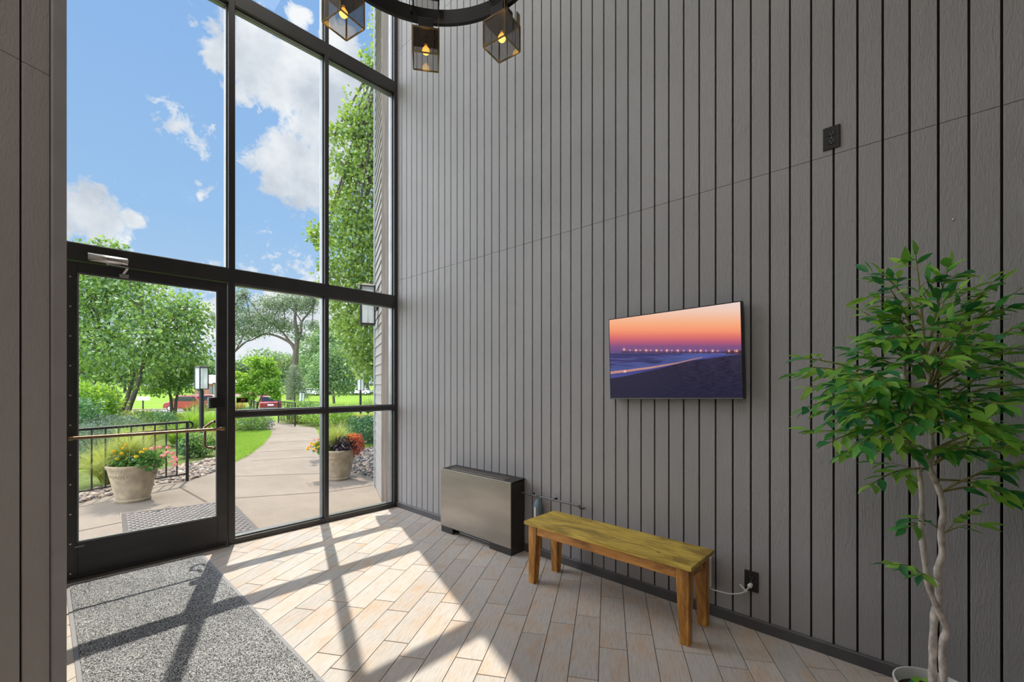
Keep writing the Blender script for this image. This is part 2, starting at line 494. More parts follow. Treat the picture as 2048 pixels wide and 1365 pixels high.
for r in range(-36, 36):
    yc = .040 + (r + .5) * PW
    offj = joint.get(r, random.choice((.05, .13, .22, .31, .40, .49)))
    for k in range(-14, 14):
        x0 = offj + k * PL + GAP / 2; x1 = offj + (k + 1) * PL - GAP / 2
        y0, y1 = yc - PW / 2 + GAP / 2, yc + PW / 2 - GAP / 2
        q = [ex * x0 + ey * y0, ex * x1 + ey * y0, ex * x1 + ey * y1, ex * x0 + ey * y1]
        for n, c in ((Vector((1, 0, 0)), 2.59), (Vector((-1, 0, 0)), 2.8), (Vector((0, 1, 0)), YW + .01), (Vector((0, -1, 0)), 3.2)):
            if q: q = clip(q, n, c)
        if len(q) < 3: continue
        cen = sum(q, Vector()) / len(q); k0 = len(pv); n_ = len(q)
        for p in q: pv.append((p.x, p.y, -.004))
        for p in q:
            e = (cen - p); e = e.normalized() * .0016 if e.length > .01 else e * 0; pv.append((p.x + e.x, p.y + e.y, 0))
        pf.append(tuple(range(k0 + n_, k0 + 2 * n_)))
        for i in range(n_): pf.append((k0 + i, k0 + (i + 1) % n_, k0 + n_ + (i + 1) % n_, k0 + n_ + i))
        pt += [random.random()] * (2 * n_)
me = bpy.data.meshes.new('plank_tiles'); me.from_pydata(pv, [], pf); me.update()
at = me.attributes.new('tint', 'FLOAT', 'POINT'); at.data.foreach_set('value', pt); me.materials.append(TILE)
po = bpy.data.objects.new('plank_tiles', me); COL.objects.link(po); po.parent = fl

HT = 6.6
# panelled wall (right side of the picture): backing with grooves, boards in front
wr = struct(MB().box(XP + .011, XP + .16, -3.4, YW + .12, 0, HT).build('wall_right', GROOVE), 'grey-brown vertically grooved panel wall')
b = MB(); GP = .090165; G0 = 4.02379
seams = [2.40, 4.84]
edges = [YW + .02] + [G0 - k * GP for k in range(0, 84)]
for i, (ya, yb) in enumerate(zip(edges, edges[1:])):
    gw = .0042
    y1 = ya - (gw if i else 0); y0 = yb + gw
    zs = [0] + seams + [HT]
    for za, zb in zip(zs, zs[1:]):
        b.box(XP, XP + .0125, y0, y1, za + (.0008 if za else 0), zb - .0008)
b.build('wall_boards', PAINT, wr, bevel=.0012, bseg=1)
b = MB(); b.prism([(XP, -3.3, 0), (XP - .015, -3.3, 0), (XP - .015, -3.3, .052), (XP - .011, -3.3, .058), (XP, -3.3, .058)], (0, YW + 3.3, 0))
struct(b.build('baseboard_right', BASE, bevel=.0015), 'dark grey baseboard along the panel wall')

# angled wall on the left, ending in a corner board
E0 = Vector((.064, 2.27, 0)); DL = Vector((-.907, -.495, 0)).normalized(); NL = Vector((DL.y, -DL.x, 0))
if NL.dot(-E0) < 0: NL = -NL


def LP(s, n, z): return E0 + DL * s + NL * n + Vector((0, 0, z))


def lbox(b, s0, s1, n0, n1, z0, z1):
    b.hexa([LP(s0, n0, z0), LP(s1, n0, z0), LP(s1, n1, z0), LP(s0, n1, z0)], [LP(s0, n0, z1), LP(s1, n0, z1), LP(s1, n1, z1), LP(s0, n1, z1)])


b = MB(); lbox(b, .004, 3.2, -.07, -.012, 0, HT); wl = struct(b.build('wall_left', GROOVE), 'grey grooved panel wall at the left edge')
b = MB(); cuts = [.046] + [.122 + k * GP * 1.0 for k in range(34)]
for a_, c_ in zip(cuts, cuts[1:]):
    for za, zb in ((0, 2.385), (2.3865, 4.84), (4.842, HT)): lbox(b, a_ + (.0035 if a_ > .05 else 0), c_ - .0035, -.0125, -.004, za, zb)
b.build('wall_boards', PAINT2, wl, bevel=.0012, bseg=1)
b = MB(); lbox(b, 0, .043, -.075, .004, 0, HT); struct(b.build('trim_1', TRIM, bevel=.004), 'grey corner board at the end of the left wall')
b = MB(); b.box(-.06, .018, 2.33, YW + .1, 0, HT); struct(b.build('wall_return', PAINT2))
b = MB(); b.box(-2.9, -2.75, -3.4, 1.2, 0, HT); struct(b.build('wall_side', PAINT2))
b = MB(); b.box(-2.9, 2.75, -3.4, -3.25, 0, HT); struct(b.build('wall_back', PAINT2))
b = MB(); b.box(-2.9, 2.78, -3.4, YW + .15, HT, HT + .15); struct(b.build('ceiling', CEIL), 'high ceiling')

# ------------------------------------------------------------------ window wall
YF = YW + .105   # outer face
YG = YW + .055   # glass plane
win = thing('window_1', (0, YW, 0), 'tall dark aluminium curtain wall window beside the door', kind='structure')


def fr(name, x0, x1, z0, z1, parent, y0=None, y1=None, mat=FRAME, bev=.002):
    o = MB((0, YW, 0)).box(x0, x1, y0 if y0 is not None else YW, y1 if y1 is not None else YF, z0, z1)
    return o.build(name, mat, parent, bevel=bev)


ZT = 6.5
XL, XA0, XA1, XB0, XB1, XC0 = .060, 1.036, 1.081, 1.818, 1.856, 2.555
fr('jamb', XL - .045, XL + .045, 0, ZT, win); fr('mullion', XA0, XA1, 0, ZT, win); fr('mullion', XB0, XB1, 0, ZT, win); fr('jamb', XC0, XP + .01, 0, ZT, win)
for (xa, xb, door) in ((XL + .045, XA0, True), (XA1, XB0, False), (XB1, XC0, False)):
    if not door:
        fr('sill', xa, xb, 0, .043, win); fr('rail', xa, xb, 1.034, 1.076, win)
    fr('transom', xa, xb, 2.122, 2.236, win); fr('beam', xa, xb, 4.385, 4.505, win); fr('head', xa, xb, ZT - .05, ZT, win)
    rows = ([] if door else [(.043, 1.034), (1.076, 2.122)]) + [(2.236, 4.385), (4.505, ZT - .05)]
    for (za, zb) in rows:
        g = MB((0, YW, 0)).box(xa, xb, YG - .002, YG + .002, za, zb).build('glass_pane', GLASS, win)
        st = MB((0, YW, 0)); t = .011                               # glazing stops around the pane
        for (a0, a1, c0, c1) in ((xa, xa + t, za, zb), (xb - t, xb, za, zb), (xa + t, xb - t, za, za + t), (xa + t, xb - t, zb - t, zb)):
            st.box(a0, a1, YG - .022, YG - .002, c0, c1); st.box(a0, a1, YG + .002, YF - .012, c0, c1)
        st.build('glazing_stop', FRAMELT, g, bevel=.001)
struct(MB().box(XL - .06, 2.62, YW - .004, YF + .02, -.05, -.001).build('trim_2', FRAME), 'dark threshold strip under the window wall')
struct(MB().box(-.1, 2.78, YW, YF, ZT, HT + .1).build('trim_3', TRIM))

# door
door = thing('door_1', (0, YW, 0), 'dark aluminium framed glass entrance door', kind='structure')
DY0, DY1 = YW + .012, YW + .058
D0, D1 = .108, 1.030


def dr(name, x0, x1, z0, z1, y0=DY0, y1=DY1, mat=DOORM, parent=None, bev=.003):
    return MB((0, YW, 0)).box(x0, x1, y0, y1, z0, z1).build(name, mat, parent or door, bevel=bev)


dr('stile', D0, .166, .012, 2.116); dr('stile', .962, D1, .012, 2.116)
dr('top_rail', .166, .962, 2.045, 2.116); dr('bottom_rail', .166, .962, .012, .245)
gl_ = MB((0, YW, 0)).box(.166, .962, YW + .033, YW + .037, .245, 2.045).build('glass_pane', GLASS, door)
st = MB((0, YW, 0))
for (a0, a1, c0, c1) in ((.166, .174, .245, 2.045), (.954, .962, .245, 2.045), (.174, .954, .245, .254), (.174, .954, 2.036, 2.045)):
    st.box(a0, a1, YW + .018, YW + .033, c0, c1)
st.build('glazing_stop', FRAMELT, gl_, bevel=.001)
dr('continuous_hinge', .112, .150, .02, 2.11, DY0 - .005, DY0, FRAME)
for k in range(11):
    z = 2.01 - k * .196
    sc = MB((0, YW, 0)).lathe([(0, -.003), (.0045, -.0025), (.0055, 0)], (.133, DY0 - .005, z), 10, 'y'); s_ = sc.build('hinge_screw', SCREW, door, smooth=True)
bar = MB((0, YW, 0)); bar.tube([(.128, YW - .055, .948), (.985, YW - .055, .948)], .0115, 14)
pb = bar.build('push_bar', BRONZE, door, smooth=True); pb['label'] = 'bronze push bar'
for xa in (.118, .972): MB((0, YW, 0)).box(xa, xa + .025, YW - .062, DY0, .934, .962).build('bar_bracket', BRASS, pb, bevel=.003)
cl_ = MB((0, YW, 0)); cl_.lathe([(0, -.102), (.024, -.102), (.027, -.098), (.027, .098), (.024, .102), (0, .102)], (.315, YW - .032, 2.150), 20, 'x')
cb = cl_.build('door_closer', CHROME, door, smooth=True); cb['label'] = 'brushed steel door closer'
MB((0, YW, 0)).box(.215, .415, YW - .012, YW + .001, 2.126, 2.176).build('mounting_plate', CHROME, cb, bevel=.002)
a_ = MB((0, YW, 0)); a_.tube([(.315, YW - .032, 2.128), (.315, YW - .032, 2.108)], .008, 8)
a_.prism([(.30, YW - .075, 2.108), (.42, YW - .045, 2.108), (.42, YW - .030, 2.108), (.30, YW - .055, 2.108)], (0, 0, .006))
a_.prism([(.405, YW - .045, 2.104), (.420, YW - .045, 2.104), (.402, DY0, 2.064), (.385, DY0, 2.064)], (0, .004, .004))
a_.box(.375, .425, DY0 - .012, DY0, 2.048, 2.070)
a_.build('closer_arm', CHROME, cb, bevel=.001)
lk = MB((0, YW, 0)).box(.893, 1.005, YW - .038, DY0, 1.112, 1.196).build('latch_box', BLACKP, door, bevel=.004)
for k in range(4): MB((0, YW, 0)).box(.896, .903, YW - .0395, YW - .036, 1.126 + k * .017, 1.134 + k * .017).build('latch_mark', SCREW, lk)
pull = MB((0, YW, 0)); pp = [(.955, DY1, 1.0), (.955, DY1 + .05, 1.0), (.945, DY1 + .062, .99), (.90, DY1 + .062, .955), (.90, DY1 + .062, .81), (.915, DY1 + .062, .79), (.955, DY1 + .05, .785), (.955, DY1, .785)]
pull.tube(pp, .011, 10); pull.build('pull_handle', BRONZE, door, smooth=True)
MB((0, YW, 0)).box(.155, .20, DY0 - .002, DY0, .214, .224).build('maker_plate', FRAMELT, door)
# open gap line under the door: sweep
dr('door_sweep', .13, 1.02, .006, .030, DY0 - .008, DY0, FRAME)
struct(MB().box(.105, 1.036, YW - .035, YF + .02, 0, .008).build('trim_4', M('threshold_metal', (.20, .19, .18), .4, .7)), 'metal threshold below the door')

# sticker on the glass beside the door
stk = thing('window_sticker', (1.15, YG - .003, 1.165), 'small black sticker with gold IPS lettering on window glass', 'sticker')
MB((1.15, YG - .003, 1.165)).box(1.106, 1.190, YG - .0035, YG - .002, 1.147, 1.187).build('backing', BLACKP, stk)


def text(body, size, loc, rot, mat, parent, name='lettering', shear=0.0, ext=.0004):
    c = bpy.data.curves.new(name, 'FONT'); c.body = body; c.size = size; c.extrude = ext; c.shear = shear; c.align_x = 'CENTER'; c.align_y = 'CENTER'
    o = bpy.data.objects.new('tmp_text', c); COL.objects.link(o)
    dg = bpy.context.evaluated_depsgraph_get(); me = bpy.data.meshes.new_from_object(o.evaluated_get(dg))
    bpy.data.objects.remove(o); me.name = name; me.materials.clear(); me.materials.append(mat)
    t = bpy.data.objects.new(name, me); COL.objects.link(t); t.parent = parent; t.location = loc; t.rotation_euler = rot
    return t


GOLD = M('gold_ink', (.75, .42, .06), .5)
text('IPS', .026, (0, -.0012, .004), (math.pi / 2, 0, 0), GOLD, stk, shear=.35)
MB((1.15, YG - .003, 1.165)).box(1.122, 1.174, YG - .0042, YG - .0034, 1.1505, 1.1535).build('red_stripe', M('red_ink', (.6, .12, .04), .5), stk)

# ------------------------------------------------------------------ fill lights added to brighten the room, unseen above the frame

def fill_panel(x, y, z, sx, sy, power, lab, col=(1, .95, .89)):
    t = thing('fill_light', (x, y, z), lab, 'fill light')
    MB().box(-sx / 2 - .03, sx / 2 + .03, -sy / 2 - .03, sy / 2 + .03, -.03, 0).build('housing', WHITEP, t)
    l = bpy.data.lights.new('fill_lamp', 'AREA'); l.shape = 'RECTANGLE'; l.size = sx; l.size_y = sy; l.energy = power; l.color = col
    lo = bpy.data.objects.new('fill_lamp', l); COL.objects.link(lo); lo.parent = t; lo.location = (0, 0, -.035)
    return t


fill_panel(1.3, 2.7, HT, 1.9, 2.2, 34, 'large square fill light panel added out of view high above the entrance mat')
fill_panel(-1.5, .55, HT, 1.2, 1.0, 28, 'smaller fill light panel added out of view high behind the angled left wall')

# added fill light on cables, unseen behind the camera, tilted towards the panel wall
pl = thing('hung_fill_lamp', (-1.25, .30, 2.95), 'flat white fill light panel added on cables, unseen behind the camera', 'lamp')
pdir = (Vector((2.5, 3.2, .9)) - Vector((-1.25, .30, 2.95))).normalized()
q_ = (-pdir).to_track_quat('Z', 'Y')
hs = MB().box(-.85, .85, -.6, .6, .0, .04).build('housing', WHITEP, pl, bevel=.005); hs.rotation_euler = q_.to_euler()
for sx in (-.7, .7):
    p = q_ @ Vector((sx, 0, .04)); MB().tube([p, Vector((p.x, p.y, HT - 2.95))], .003, 6).build('cable', BLACK, pl)
l = bpy.data.lights.new('fill_lamp', 'AREA'); l.shape = 'RECTANGLE'; l.size = 1.6; l.size_y = 1.1; l.energy = 9; l.color = (1, .985, .97)
lo = bpy.data.objects.new('fill_lamp', l); COL.objects.link(lo); lo.parent = pl; lo.rotation_euler = q_.to_euler(); lo.location = pdir * .01

# ================================================================== indoor things
# --- entrance mat
mt = thing('entrance_mat', (.475, 2.6, 0), 'grey speckled carpet mat with rubber edge inside the door', 'mat')
MX0, MX1, MY0, MY1 = .108, .848, 1.15, 4.035


def rrect(x0, x1, y0, y1, r, z):
    p = []
    for (cx, cy, a0) in ((x1 - r, y1 - r, 0), (x0 + r, y1 - r, 90), (x0 + r, y0 + r, 180), (x1 - r, y0 + r, 270)):
        for k in range(5):
            a = math.radians(a0 + k * 22.5); p.append((cx + r * math.cos(a), cy + r * math.sin(a), z))
    return p


b = MB((.475, 2.6, 0)); b.prism(rrect(MX0, MX1, MY0, MY1, .03, .0005), (0, 0, .004)); b.build('rubber_edge', MATEDGE, mt, bevel=.001, bseg=1)
b = MB((.475, 2.6, 0)); b.prism(rrect(MX0 + .018, MX1 - .018, MY0 + .018, MY1 - .012, .02, .0045), (0, 0, .0045)); b.build('pile', CARPET, mt, bevel=.002, bseg=1)

# --- heater
hx0, hx1, hy0, hy1 = 2.425, XP - .0005, 2.293, 3.140
ht = thing('convector_heater', ((hx0 + hx1) / 2, (hy0 + hy1) / 2, 0), 'low bronze metal convector heater against the panel wall', 'heater')
ho = ((hx0 + hx1) / 2, (hy0 + hy1) / 2, 0)
b = MB(ho); b.box(hx0 + .008, XP - .016, hy0, hy1, .06, .548); b.box(hx0 + .008, hx0 + .05, hy0, hy1, 0.0, .06) if False else None
b.build('casing', HEATD, ht, bevel=.003)
MB(ho).box(hx0, hx0 + .008, hy0 - .003, hy1 + .003, .056, .556).build('front_panel', HEAT, ht, bevel=.002)['label'] = 'brushed bronze front panel'
b = MB(ho); b.box(hx0 + .006, hx0 + .016, hy0, hy0 + .235, 0, .06); b.box(hx0 + .006, hx0 + .016, hy1 - .155, hy1, 0, .06)
b.box(hx0 + .016, XP - .016, hy0, hy0 + .012, 0, .06); b.box(hx0 + .016, XP - .016, hy1 - .012, hy1, 0, .06); b.box(hx0 + .006, hx0 + .016, hy0 + .235, hy1 - .155, .050, .06)
b.build('plinth', HEATD, ht, bevel=.001)
b = MB(ho); b.box(hx0 + .09, XP - .03, hy0 + .02, hy1 - .02, 0.002, .012)
b.tube([(hx0 + .05, hy0 + .25, .02), (hx0 + .05, hy1 - .2, .02)], .008, 8); b.build('inner_tray', PIPE, ht)
b = MB(ho)
b.prism([(hx0 + .008, hy0, .548), (XP - .002, hy0, .560), (XP - .002, hy0, .566), (hx0 + .008, hy0, .554)], (0, hy1 - hy0, 0)); b.build('top_cover', HEATD, ht, bevel=.002)
b = MB(ho); n_ = 60
for k in range(7):
    x = hx0 + .035 + k * .011; b.box(x, x + .004, hy0 + .10, hy1 - .10, .553 + (x - hx0) * .07, .5575 + (x - hx0) * .07)
b.build('grille', HEAT, ht)

# --- pipe rail with a hanging bottle
rail = thing('wall_pipe', (XP - .045, 2.0, .458), 'thin painted pipe running along the wall from heater towards bench', 'pipe')
b = MB((XP - .045, 2.0, .458)); b.tube([(XP - .045, 2.287, .462), (XP - .045, 1.775, .457)], .0065, 10); b.tube([(XP - .045, 1.775, .457), (XP - .045, 1.755, .456)], .0085, 10)
b.tube([(XP - .045, 1.757, .456), (XP - .043, 1.750, .440), (XP - .02, 1.748, .436), (XP, 1.748, .436)], .0065, 8)
b.tube([(XP - .045, 2.0, .459), (XP - .045, 1.975, .459)], .0085, 10); b.build('pipe', PIPE, rail, smooth=True)
for y in (1.985, 2.20): MB((XP - .045, 2.0, .458)).box(XP - .050, XP, y - .004, y + .004, .452, .4665).build('bracket', BLACK, rail, bevel=.001)
bx, by = XP - .047, 2.126
bt = thing('hanging_bottle', (bx, by, .44), 'blue-grey plastic flask with paper strip hanging from the pipe', 'bottle')
b = MB((bx, by, .44)); b.lathe([(0, .245), (.026, .245), (.033, .255), (.034, .38), (.030, .41), (.018, .432), (.013, .437), (.0, .438)], (bx, by, 0), 20); b.build('body', BLUEG, bt, smooth=True)
b = MB((bx, by, .44)); b.tube([(bx - .006, by + .013 * math.sin(a), .459 + .018 * math.cos(a) - .004) for a in [k * math.pi / 8 for k in range(17)]], .004, 8, False); b.build('hook_loop', BLUEG, bt, smooth=True)
b = MB((bx, by, .44)); b.box(bx - .0365, bx - .0345, by - .008, by + .006, .30, .385); b.build('paper_strip', PAPER, bt)

# --- bench
bx0, bx1, by0, by1 = 2.168, 2.492, .838, 1.930
bo = ((bx0 + bx1) / 2, (by0 + by1) / 2, 0)
bn = thing('wooden_bench', bo, 'rustic stained wooden bench with thick tapered legs beneath the screen', 'bench')
b = MB(bo)
b.box(bx0, bx1, by0, by1, .382, .405); b.build('seat', WOODTOP, bn, bevel=.003)['label'] = 'yellowish planked seat board'


def leg(x0, x1, y0, y1, sx, sy):
    """square at top, inner faces taper towards the floor"""
    tx, ty = .022, .022
    if sx > 0: bxx = (x0, x1 - tx)
    else: bxx = (x0 + tx, x1)
    if sy > 0: byy = (y0, y1 - ty)
    else: byy = (y0 + ty, y1)
    m_ = MB(((x0 + x1) / 2, (y0 + y1) / 2, 0))
    m_.hexa([(bxx[0], byy[0], 0), (bxx[1], byy[0], 0), (bxx[1], byy[1], 0), (bxx[0], byy[1], 0)], [(x0, y0, .382), (x1, y0, .382), (x1, y1, .382), (x0, y1, .382)])
    o = m_.build('leg', WOODLEG, None, bevel=.003); o.parent = bn; o.location = Vector(((x0 + x1) / 2, (y0 + y1) / 2, 0)) - Vector(bo); return o


lw = .068
leg(bx0 + .022, bx0 + .022 + lw, by0 + .022, by0 + .022 + lw, 1, 1); leg(bx1 - .012 - lw, bx1 - .012, by0 + .022, by0 + .022 + lw, -1, 1)
leg(bx0 + .022, bx0 + .022 + lw, by1 - .022 - lw, by1 - .022, 1, -1); leg(bx1 - .012 - lw, bx1 - .012, by1 - .022 - lw, by1 - .022, -1, -1)
for (xa, xb, ya, yb) in ((bx0 + .026, bx0 + .046, by0 + .09, by1 - .09), (bx1 - .036, bx1 - .016, by0 + .09, by1 - .09), (bx0 + .09, bx1 - .08, by0 + .028, by0 + .046), (bx0 + .09, bx1 - .08, by1 - .046, by1 - .028)):
    MB(bo).box(xa, xb, ya, yb, .322, .382).build('apron', WOODRAIL, bn, bevel=.002)

# --- outlets
def outlet(y, z, lab, mat=BLACKP):
    t = thing('wall_outlet', (XP, y, z), lab, 'outlet', 'black duplex outlets on the panel wall')
    o = (XP, y, z)
    MB(o).box(XP - .006, XP, y - .0345, y + .0345, z - .0545, z + .0545).build('cover_plate', mat, t, bevel=.003)
    for s in (-1, 1):
        f_ = MB(o); zz = z + s * .0195
        f_.prism([(XP - .0085, y + .0165 * math.cos(a), zz + max(-.0125, min(.0125, .0165 * math.sin(a)))) for a in [k * math.pi / 10 for k in range(20)]], (.003, 0, 0))
        fo = f_.build('socket_face', BLACK, t)
        h = MB(o); h.box(XP - .0090, XP - .0084, y - .0075, y - .0055, zz - .001, zz + .008); h.box(XP - .0090, XP - .0084, y + .0055, y + .0075, zz - .001, zz + .008)
        h.box(XP - .0090, XP - .0084, y - .002, y + .002, zz - .0095, zz - .0055); h.build('slot', FRAMELT, fo)
    MB(o).lathe([(0, -.0078), (.003, -.0072), (.0035, -.006)], (XP, y, z), 10, 'x').build('screw', FRAMELT, t)


outlet(.335, 2.481, 'black duplex outlet high on the wall above the screen level')
outlet(.684, .250, 'black duplex outlet low on the wall with a white plug in it')
# plug and white cord to the white adapter behind the bench
cord = thing('power_cord', (XP - .02, .684, .23), 'white power cord and plug running from outlet to white box', 'cord')
co = (XP - .02, .684, .23)
b = MB(co); b.tube([(XP - .009, .684, .232), (XP - .030, .686, .231), (XP - .036, .688, .229)], [.011, .012, .008], 12); b.build('plug', WHITEP, cord, smooth=True)
P3 = [(XP - .036, .688, .228), (XP - .04, .700, .207), (XP - .04, .722, .187), (XP - .04, .75, .174), (XP - .042, .78, .165), (XP - .045, .815, .162), (XP - .05, .86, .163), (XP - .05, .88, .1635)]


def smoothpath(p, n=6):
    p = [Vector(q) for q in p]; r_ = []
    for i in range(len(p) - 1):
        a, b_, c, d = p[max(i - 1, 0)], p[i], p[i + 1], p[min(i + 2, len(p) - 1)]
        for k in range(n):
            t = k / n; r_.append(.5 * ((2 * b_) + (c - a) * t + (2 * a - 5 * b_ + 4 * c - d) * t * t + (3 * b_ - a - 3 * c + d) * t ** 3))
    return r_ + [p[-1]]


b = MB(co); b.tube(smoothpath(P3), .0033, 8); b.build('cable', WHITEP, cord, smooth=True)
b = MB(co); d_ = Vector((0, .034, .030)); q0 = Vector((XP - .042, .696, .202)); b.tube([q0, q0 + d_], .0052, 4); b.build('tag', WHITEP, cord)
wb = MB((XP - .04, .87, .16)); wb.prism([(XP - .0, .885, .170), (XP - .055, .874, .170), (XP - .055, .93, .170), (XP - .0, .95, .170)], (0, 0, .167))
tag(wb.build('white_adapter_box', WHITEP, bevel=.004), 'white plastic adapter box on the wall behind the bench leg', 'adapter')

# --- thermostat behind the ficus, white fixture at the picture edge, screw
th_ = thing('thermostat', (XP, .118, 1.305), 'cream thermostat box on the wall behind the ficus leaves', 'thermostat')
MB((XP, .118, 1.305)).box(XP - .026, XP, .072, .160, 1.255, 1.345).build('case', CREAM, th_, bevel=.005)
MB((XP, .118, 1.305)).box(XP - .0285, XP - .025, .085, .147, 1.315, 1.330).build('display', M('grey_window', (.25, .25, .22), .3), th_)
cm = thing('wall_sensor', (XP, -.37, 2.012), 'white rounded fixture on the panel wall at the right edge', 'sensor')
MB((XP, -.37, 2.012)).lathe([(0, -.075), (.045, -.070), (.075, -.055), (.088, -.030), (.090, -.004), (.086, 0), (0, 0)], (XP, -.37, 2.012), 32, 'x').build('dome', WHITEP, cm, smooth=True)
tag(MB((XP, .0, 1.88)).lathe([(0, -.003), (.004, -.002), (.005, 0)], (XP, -.078, 1.984), 10, 'x').build('wall_screw', SCREW), 'tiny shiny screw head in the dark panel wall', 'screw')

# --- television showing a beach at sunset
TY0, TY1, TZ0, TZ1 = .712, 1.513, 1.212, 1.734
tc = (XP - .03, (TY0 + TY1) / 2, (TZ0 + TZ1) / 2)
TW, TH = TY1 - TY0, TZ1 - TZ0
tv = thing('wall_television', tc, 'wall mounted flat screen showing a beach pier at sunset', 'television')
tv.rotation_euler = (math.radians(-1.35), 0, 0)
MB().box(-.026, .012, -TW / 2, TW / 2, -TH / 2, TH / 2).build('bezel', M('tv_bezel', (.03, .035, .045), .3, .4), tv, bevel=.002)
MB().box(.012, .030, -TW * .3, TW * .3, -TH * .3, TH * .3).build('back_mount', BLACKP, tv)
MB().box(-.0272, -.025, -TW / 2 + .004, TW / 2 - .004, -TH / 2 + .001, -TH / 2 + .008).build('bottom_strip', FRAMELT, tv)
nx, nz = 440, 286
U, V = np.meshgrid(np.linspace(0, 1, nx), np.linspace(0, 1, nz))      # V: 0 top .. 1 bottom


def fbm(U, V, fx, fz, seed, oct=4):
    r = np.random.default_rng(seed); o = np.zeros_like(U)
    for k in range(oct):
        for _ in range(5):
            a = r.uniform(.5, 1.5); p = r.uniform(0, 6.28); q = r.uniform(0, 6.28); o += np.sin(U * fx * a * 2 ** k + p + 2 * np.sin(V * fz * .6 * 2 ** k + q)) * np.cos(V * fz * 2 ** k * r.uniform(.6, 1.4) + q) / 1.8 ** k
    return o / 6


def srgb(h):
    c = np.array([int(h[i:i + 2], 16) for i in (0, 2, 4)]) / 255; return np.where(c < .04045, c / 12.92, ((c + .055) / 1.055) ** 2.4)


fac = 2.33 / (2.88 - .55 * U); SX = U * fac; VC = 1 - (1 - V) * fac
stops = [(0, 'ead2cc'), (.10, 'efc8b4'), (.17, 'f2b898'), (.24, 'f6a87c'), (.30, 'f49670'), (.36, 'e0746a'), (.42, 'b45a74'), (.466, '80507e'), (.51, '6a4e80'), (.54, '5c4c7a')]
img = np.zeros((nz, nx, 3))
for c in range(3): img[..., c] = np.interp(VC, [q[0] for q in stops], [srgb(q[1])[c] for q in stops])
shore = np.interp(SX, [0, .12, .3, .52, .62, .78, 1], [.755, .735, .70, .645, .61, .565, .548]); wet = np.interp(SX, [0, .12, .3, .6, 1], [.80, .775, .72, .62, .548])
sea = (VC > .54) & (VC < shore); wv = fbm(SX, VC, 6, 46, 3)
seac = srgb('3a3a6c')[None, None] * (1 + .7 * wv[..., None]) + np.clip(wv, 0, 1)[..., None] * srgb('8a8ccc') * .5
img = np.where(sea[..., None], np.clip(seac, .005, 1), img)
foam = sea & (VC > shore - .10 + .03 * SX) & (wv > -.25); img = np.where(foam[..., None], srgb('525c9c') * (.75 + .6 * wv[..., None]), img)
glow = (VC > shore - .028 * (1 - SX)) & (VC < shore) & (SX < .7); img = np.where(glow[..., None], srgb('d09a94') * (.85 + .3 * wv[..., None]) * (1 - SX[..., None] * .5), img)
wets = (VC >= shore) & (VC < wet); img = np.where(wets[..., None], srgb('4a4c92')[None, None] * (.8 + .5 * wv[..., None]), img)
sand = (VC >= wet) & (VC >= shore); s2 = fbm(SX, VC, 60, 90, 5)
sandc = srgb('28243a')[None, None] * (1 + .7 * s2[..., None] * np.clip(SX * 1.8 - .2, .12, 1)[..., None]) * np.clip(1.25 - 1.5 * (VC - .55), .35, 1.25)[..., None] + srgb('101a3c') * np.clip((VC - .7) * 2, 0, 1)[..., None] * .5
img = np.where(sand[..., None], np.clip(sandc, .003, 1), img)
pier = (np.abs(VC - .522 - .008 * SX) < .0042) & (SX > .085) & (SX < .93); img = np.where(pier[..., None], srgb('2c2440'), img)
pil = (VC > .524) & (VC < .543) & (np.mod(U * nx, 7) < 1.8) & (SX > .09) & (SX < .82); img = np.where(pil[..., None], srgb('352a4c'), img)
land = (SX > .88) & (VC > .512) & (VC < .548); img = np.where(land[..., None], srgb('3c2a40'), img)
for k, uu in enumerate([.107, .152, .197, .23, .275, .31, .353, .39, .432, .47, .515, .56, .608, .648, .69, .73, .78, .82, .905, .95, .965]):
    vz = .505 + .012 * uu - (.008 if k == 0 else 0); br_ = 1.0 if k % 2 == 0 else .4
    d2 = ((SX - uu) * 1.35) ** 2 + (VC - vz) ** 2
    img += (np.exp(-d2 / 3.5e-5) * 1.3 * br_)[..., None] * srgb('ffd0a0') + (np.exp(-d2 / 3e-4) * .3 * br_)[..., None] * srgb('ff9060')
img += (np.exp(-(((SX - .11) * 1.35) ** 2 + (VC - .728) ** 2) / 1.2e-4) * .7)[..., None] * srgb('ffc0a0')
tf = [(j * nx + i, (j + 1) * nx + i, (j + 1) * nx + i + 1, j * nx + i + 1) for j in range(nz - 1) for i in range(nx - 1)]
me = bpy.data.meshes.new('screen'); vs = np.stack([np.full(U.size, -.0264), (TW / 2 - .006) - U.ravel() * (TW - .012), (TH / 2 - .006) - V.ravel() * (TH - .016)], 1)
me.from_pydata(vs.tolist(), [], tf); ca = me.color_attributes.new('picture', 'FLOAT_COLOR', 'POINT')
ca.data.foreach_set('color', np.concatenate([np.clip(img, 0, 1.2).reshape(-1, 3), np.ones((U.size, 1))], 1).astype(np.float32).ravel())
m, nt = newmat('lit_screen'); a = nt.new('ShaderNodeAttribute'); a.attribute_name = 'picture'
out(nt, pbsdf(nt, (.01, .01, .012), .18, 0, None, a.outputs['Color'], .76)); me.materials.append(m)
so = bpy.data.objects.new('screen', me); COL.objects.link(so); so.parent = tv; so['label'] = 'lit picture of pier, surf and orange sky'

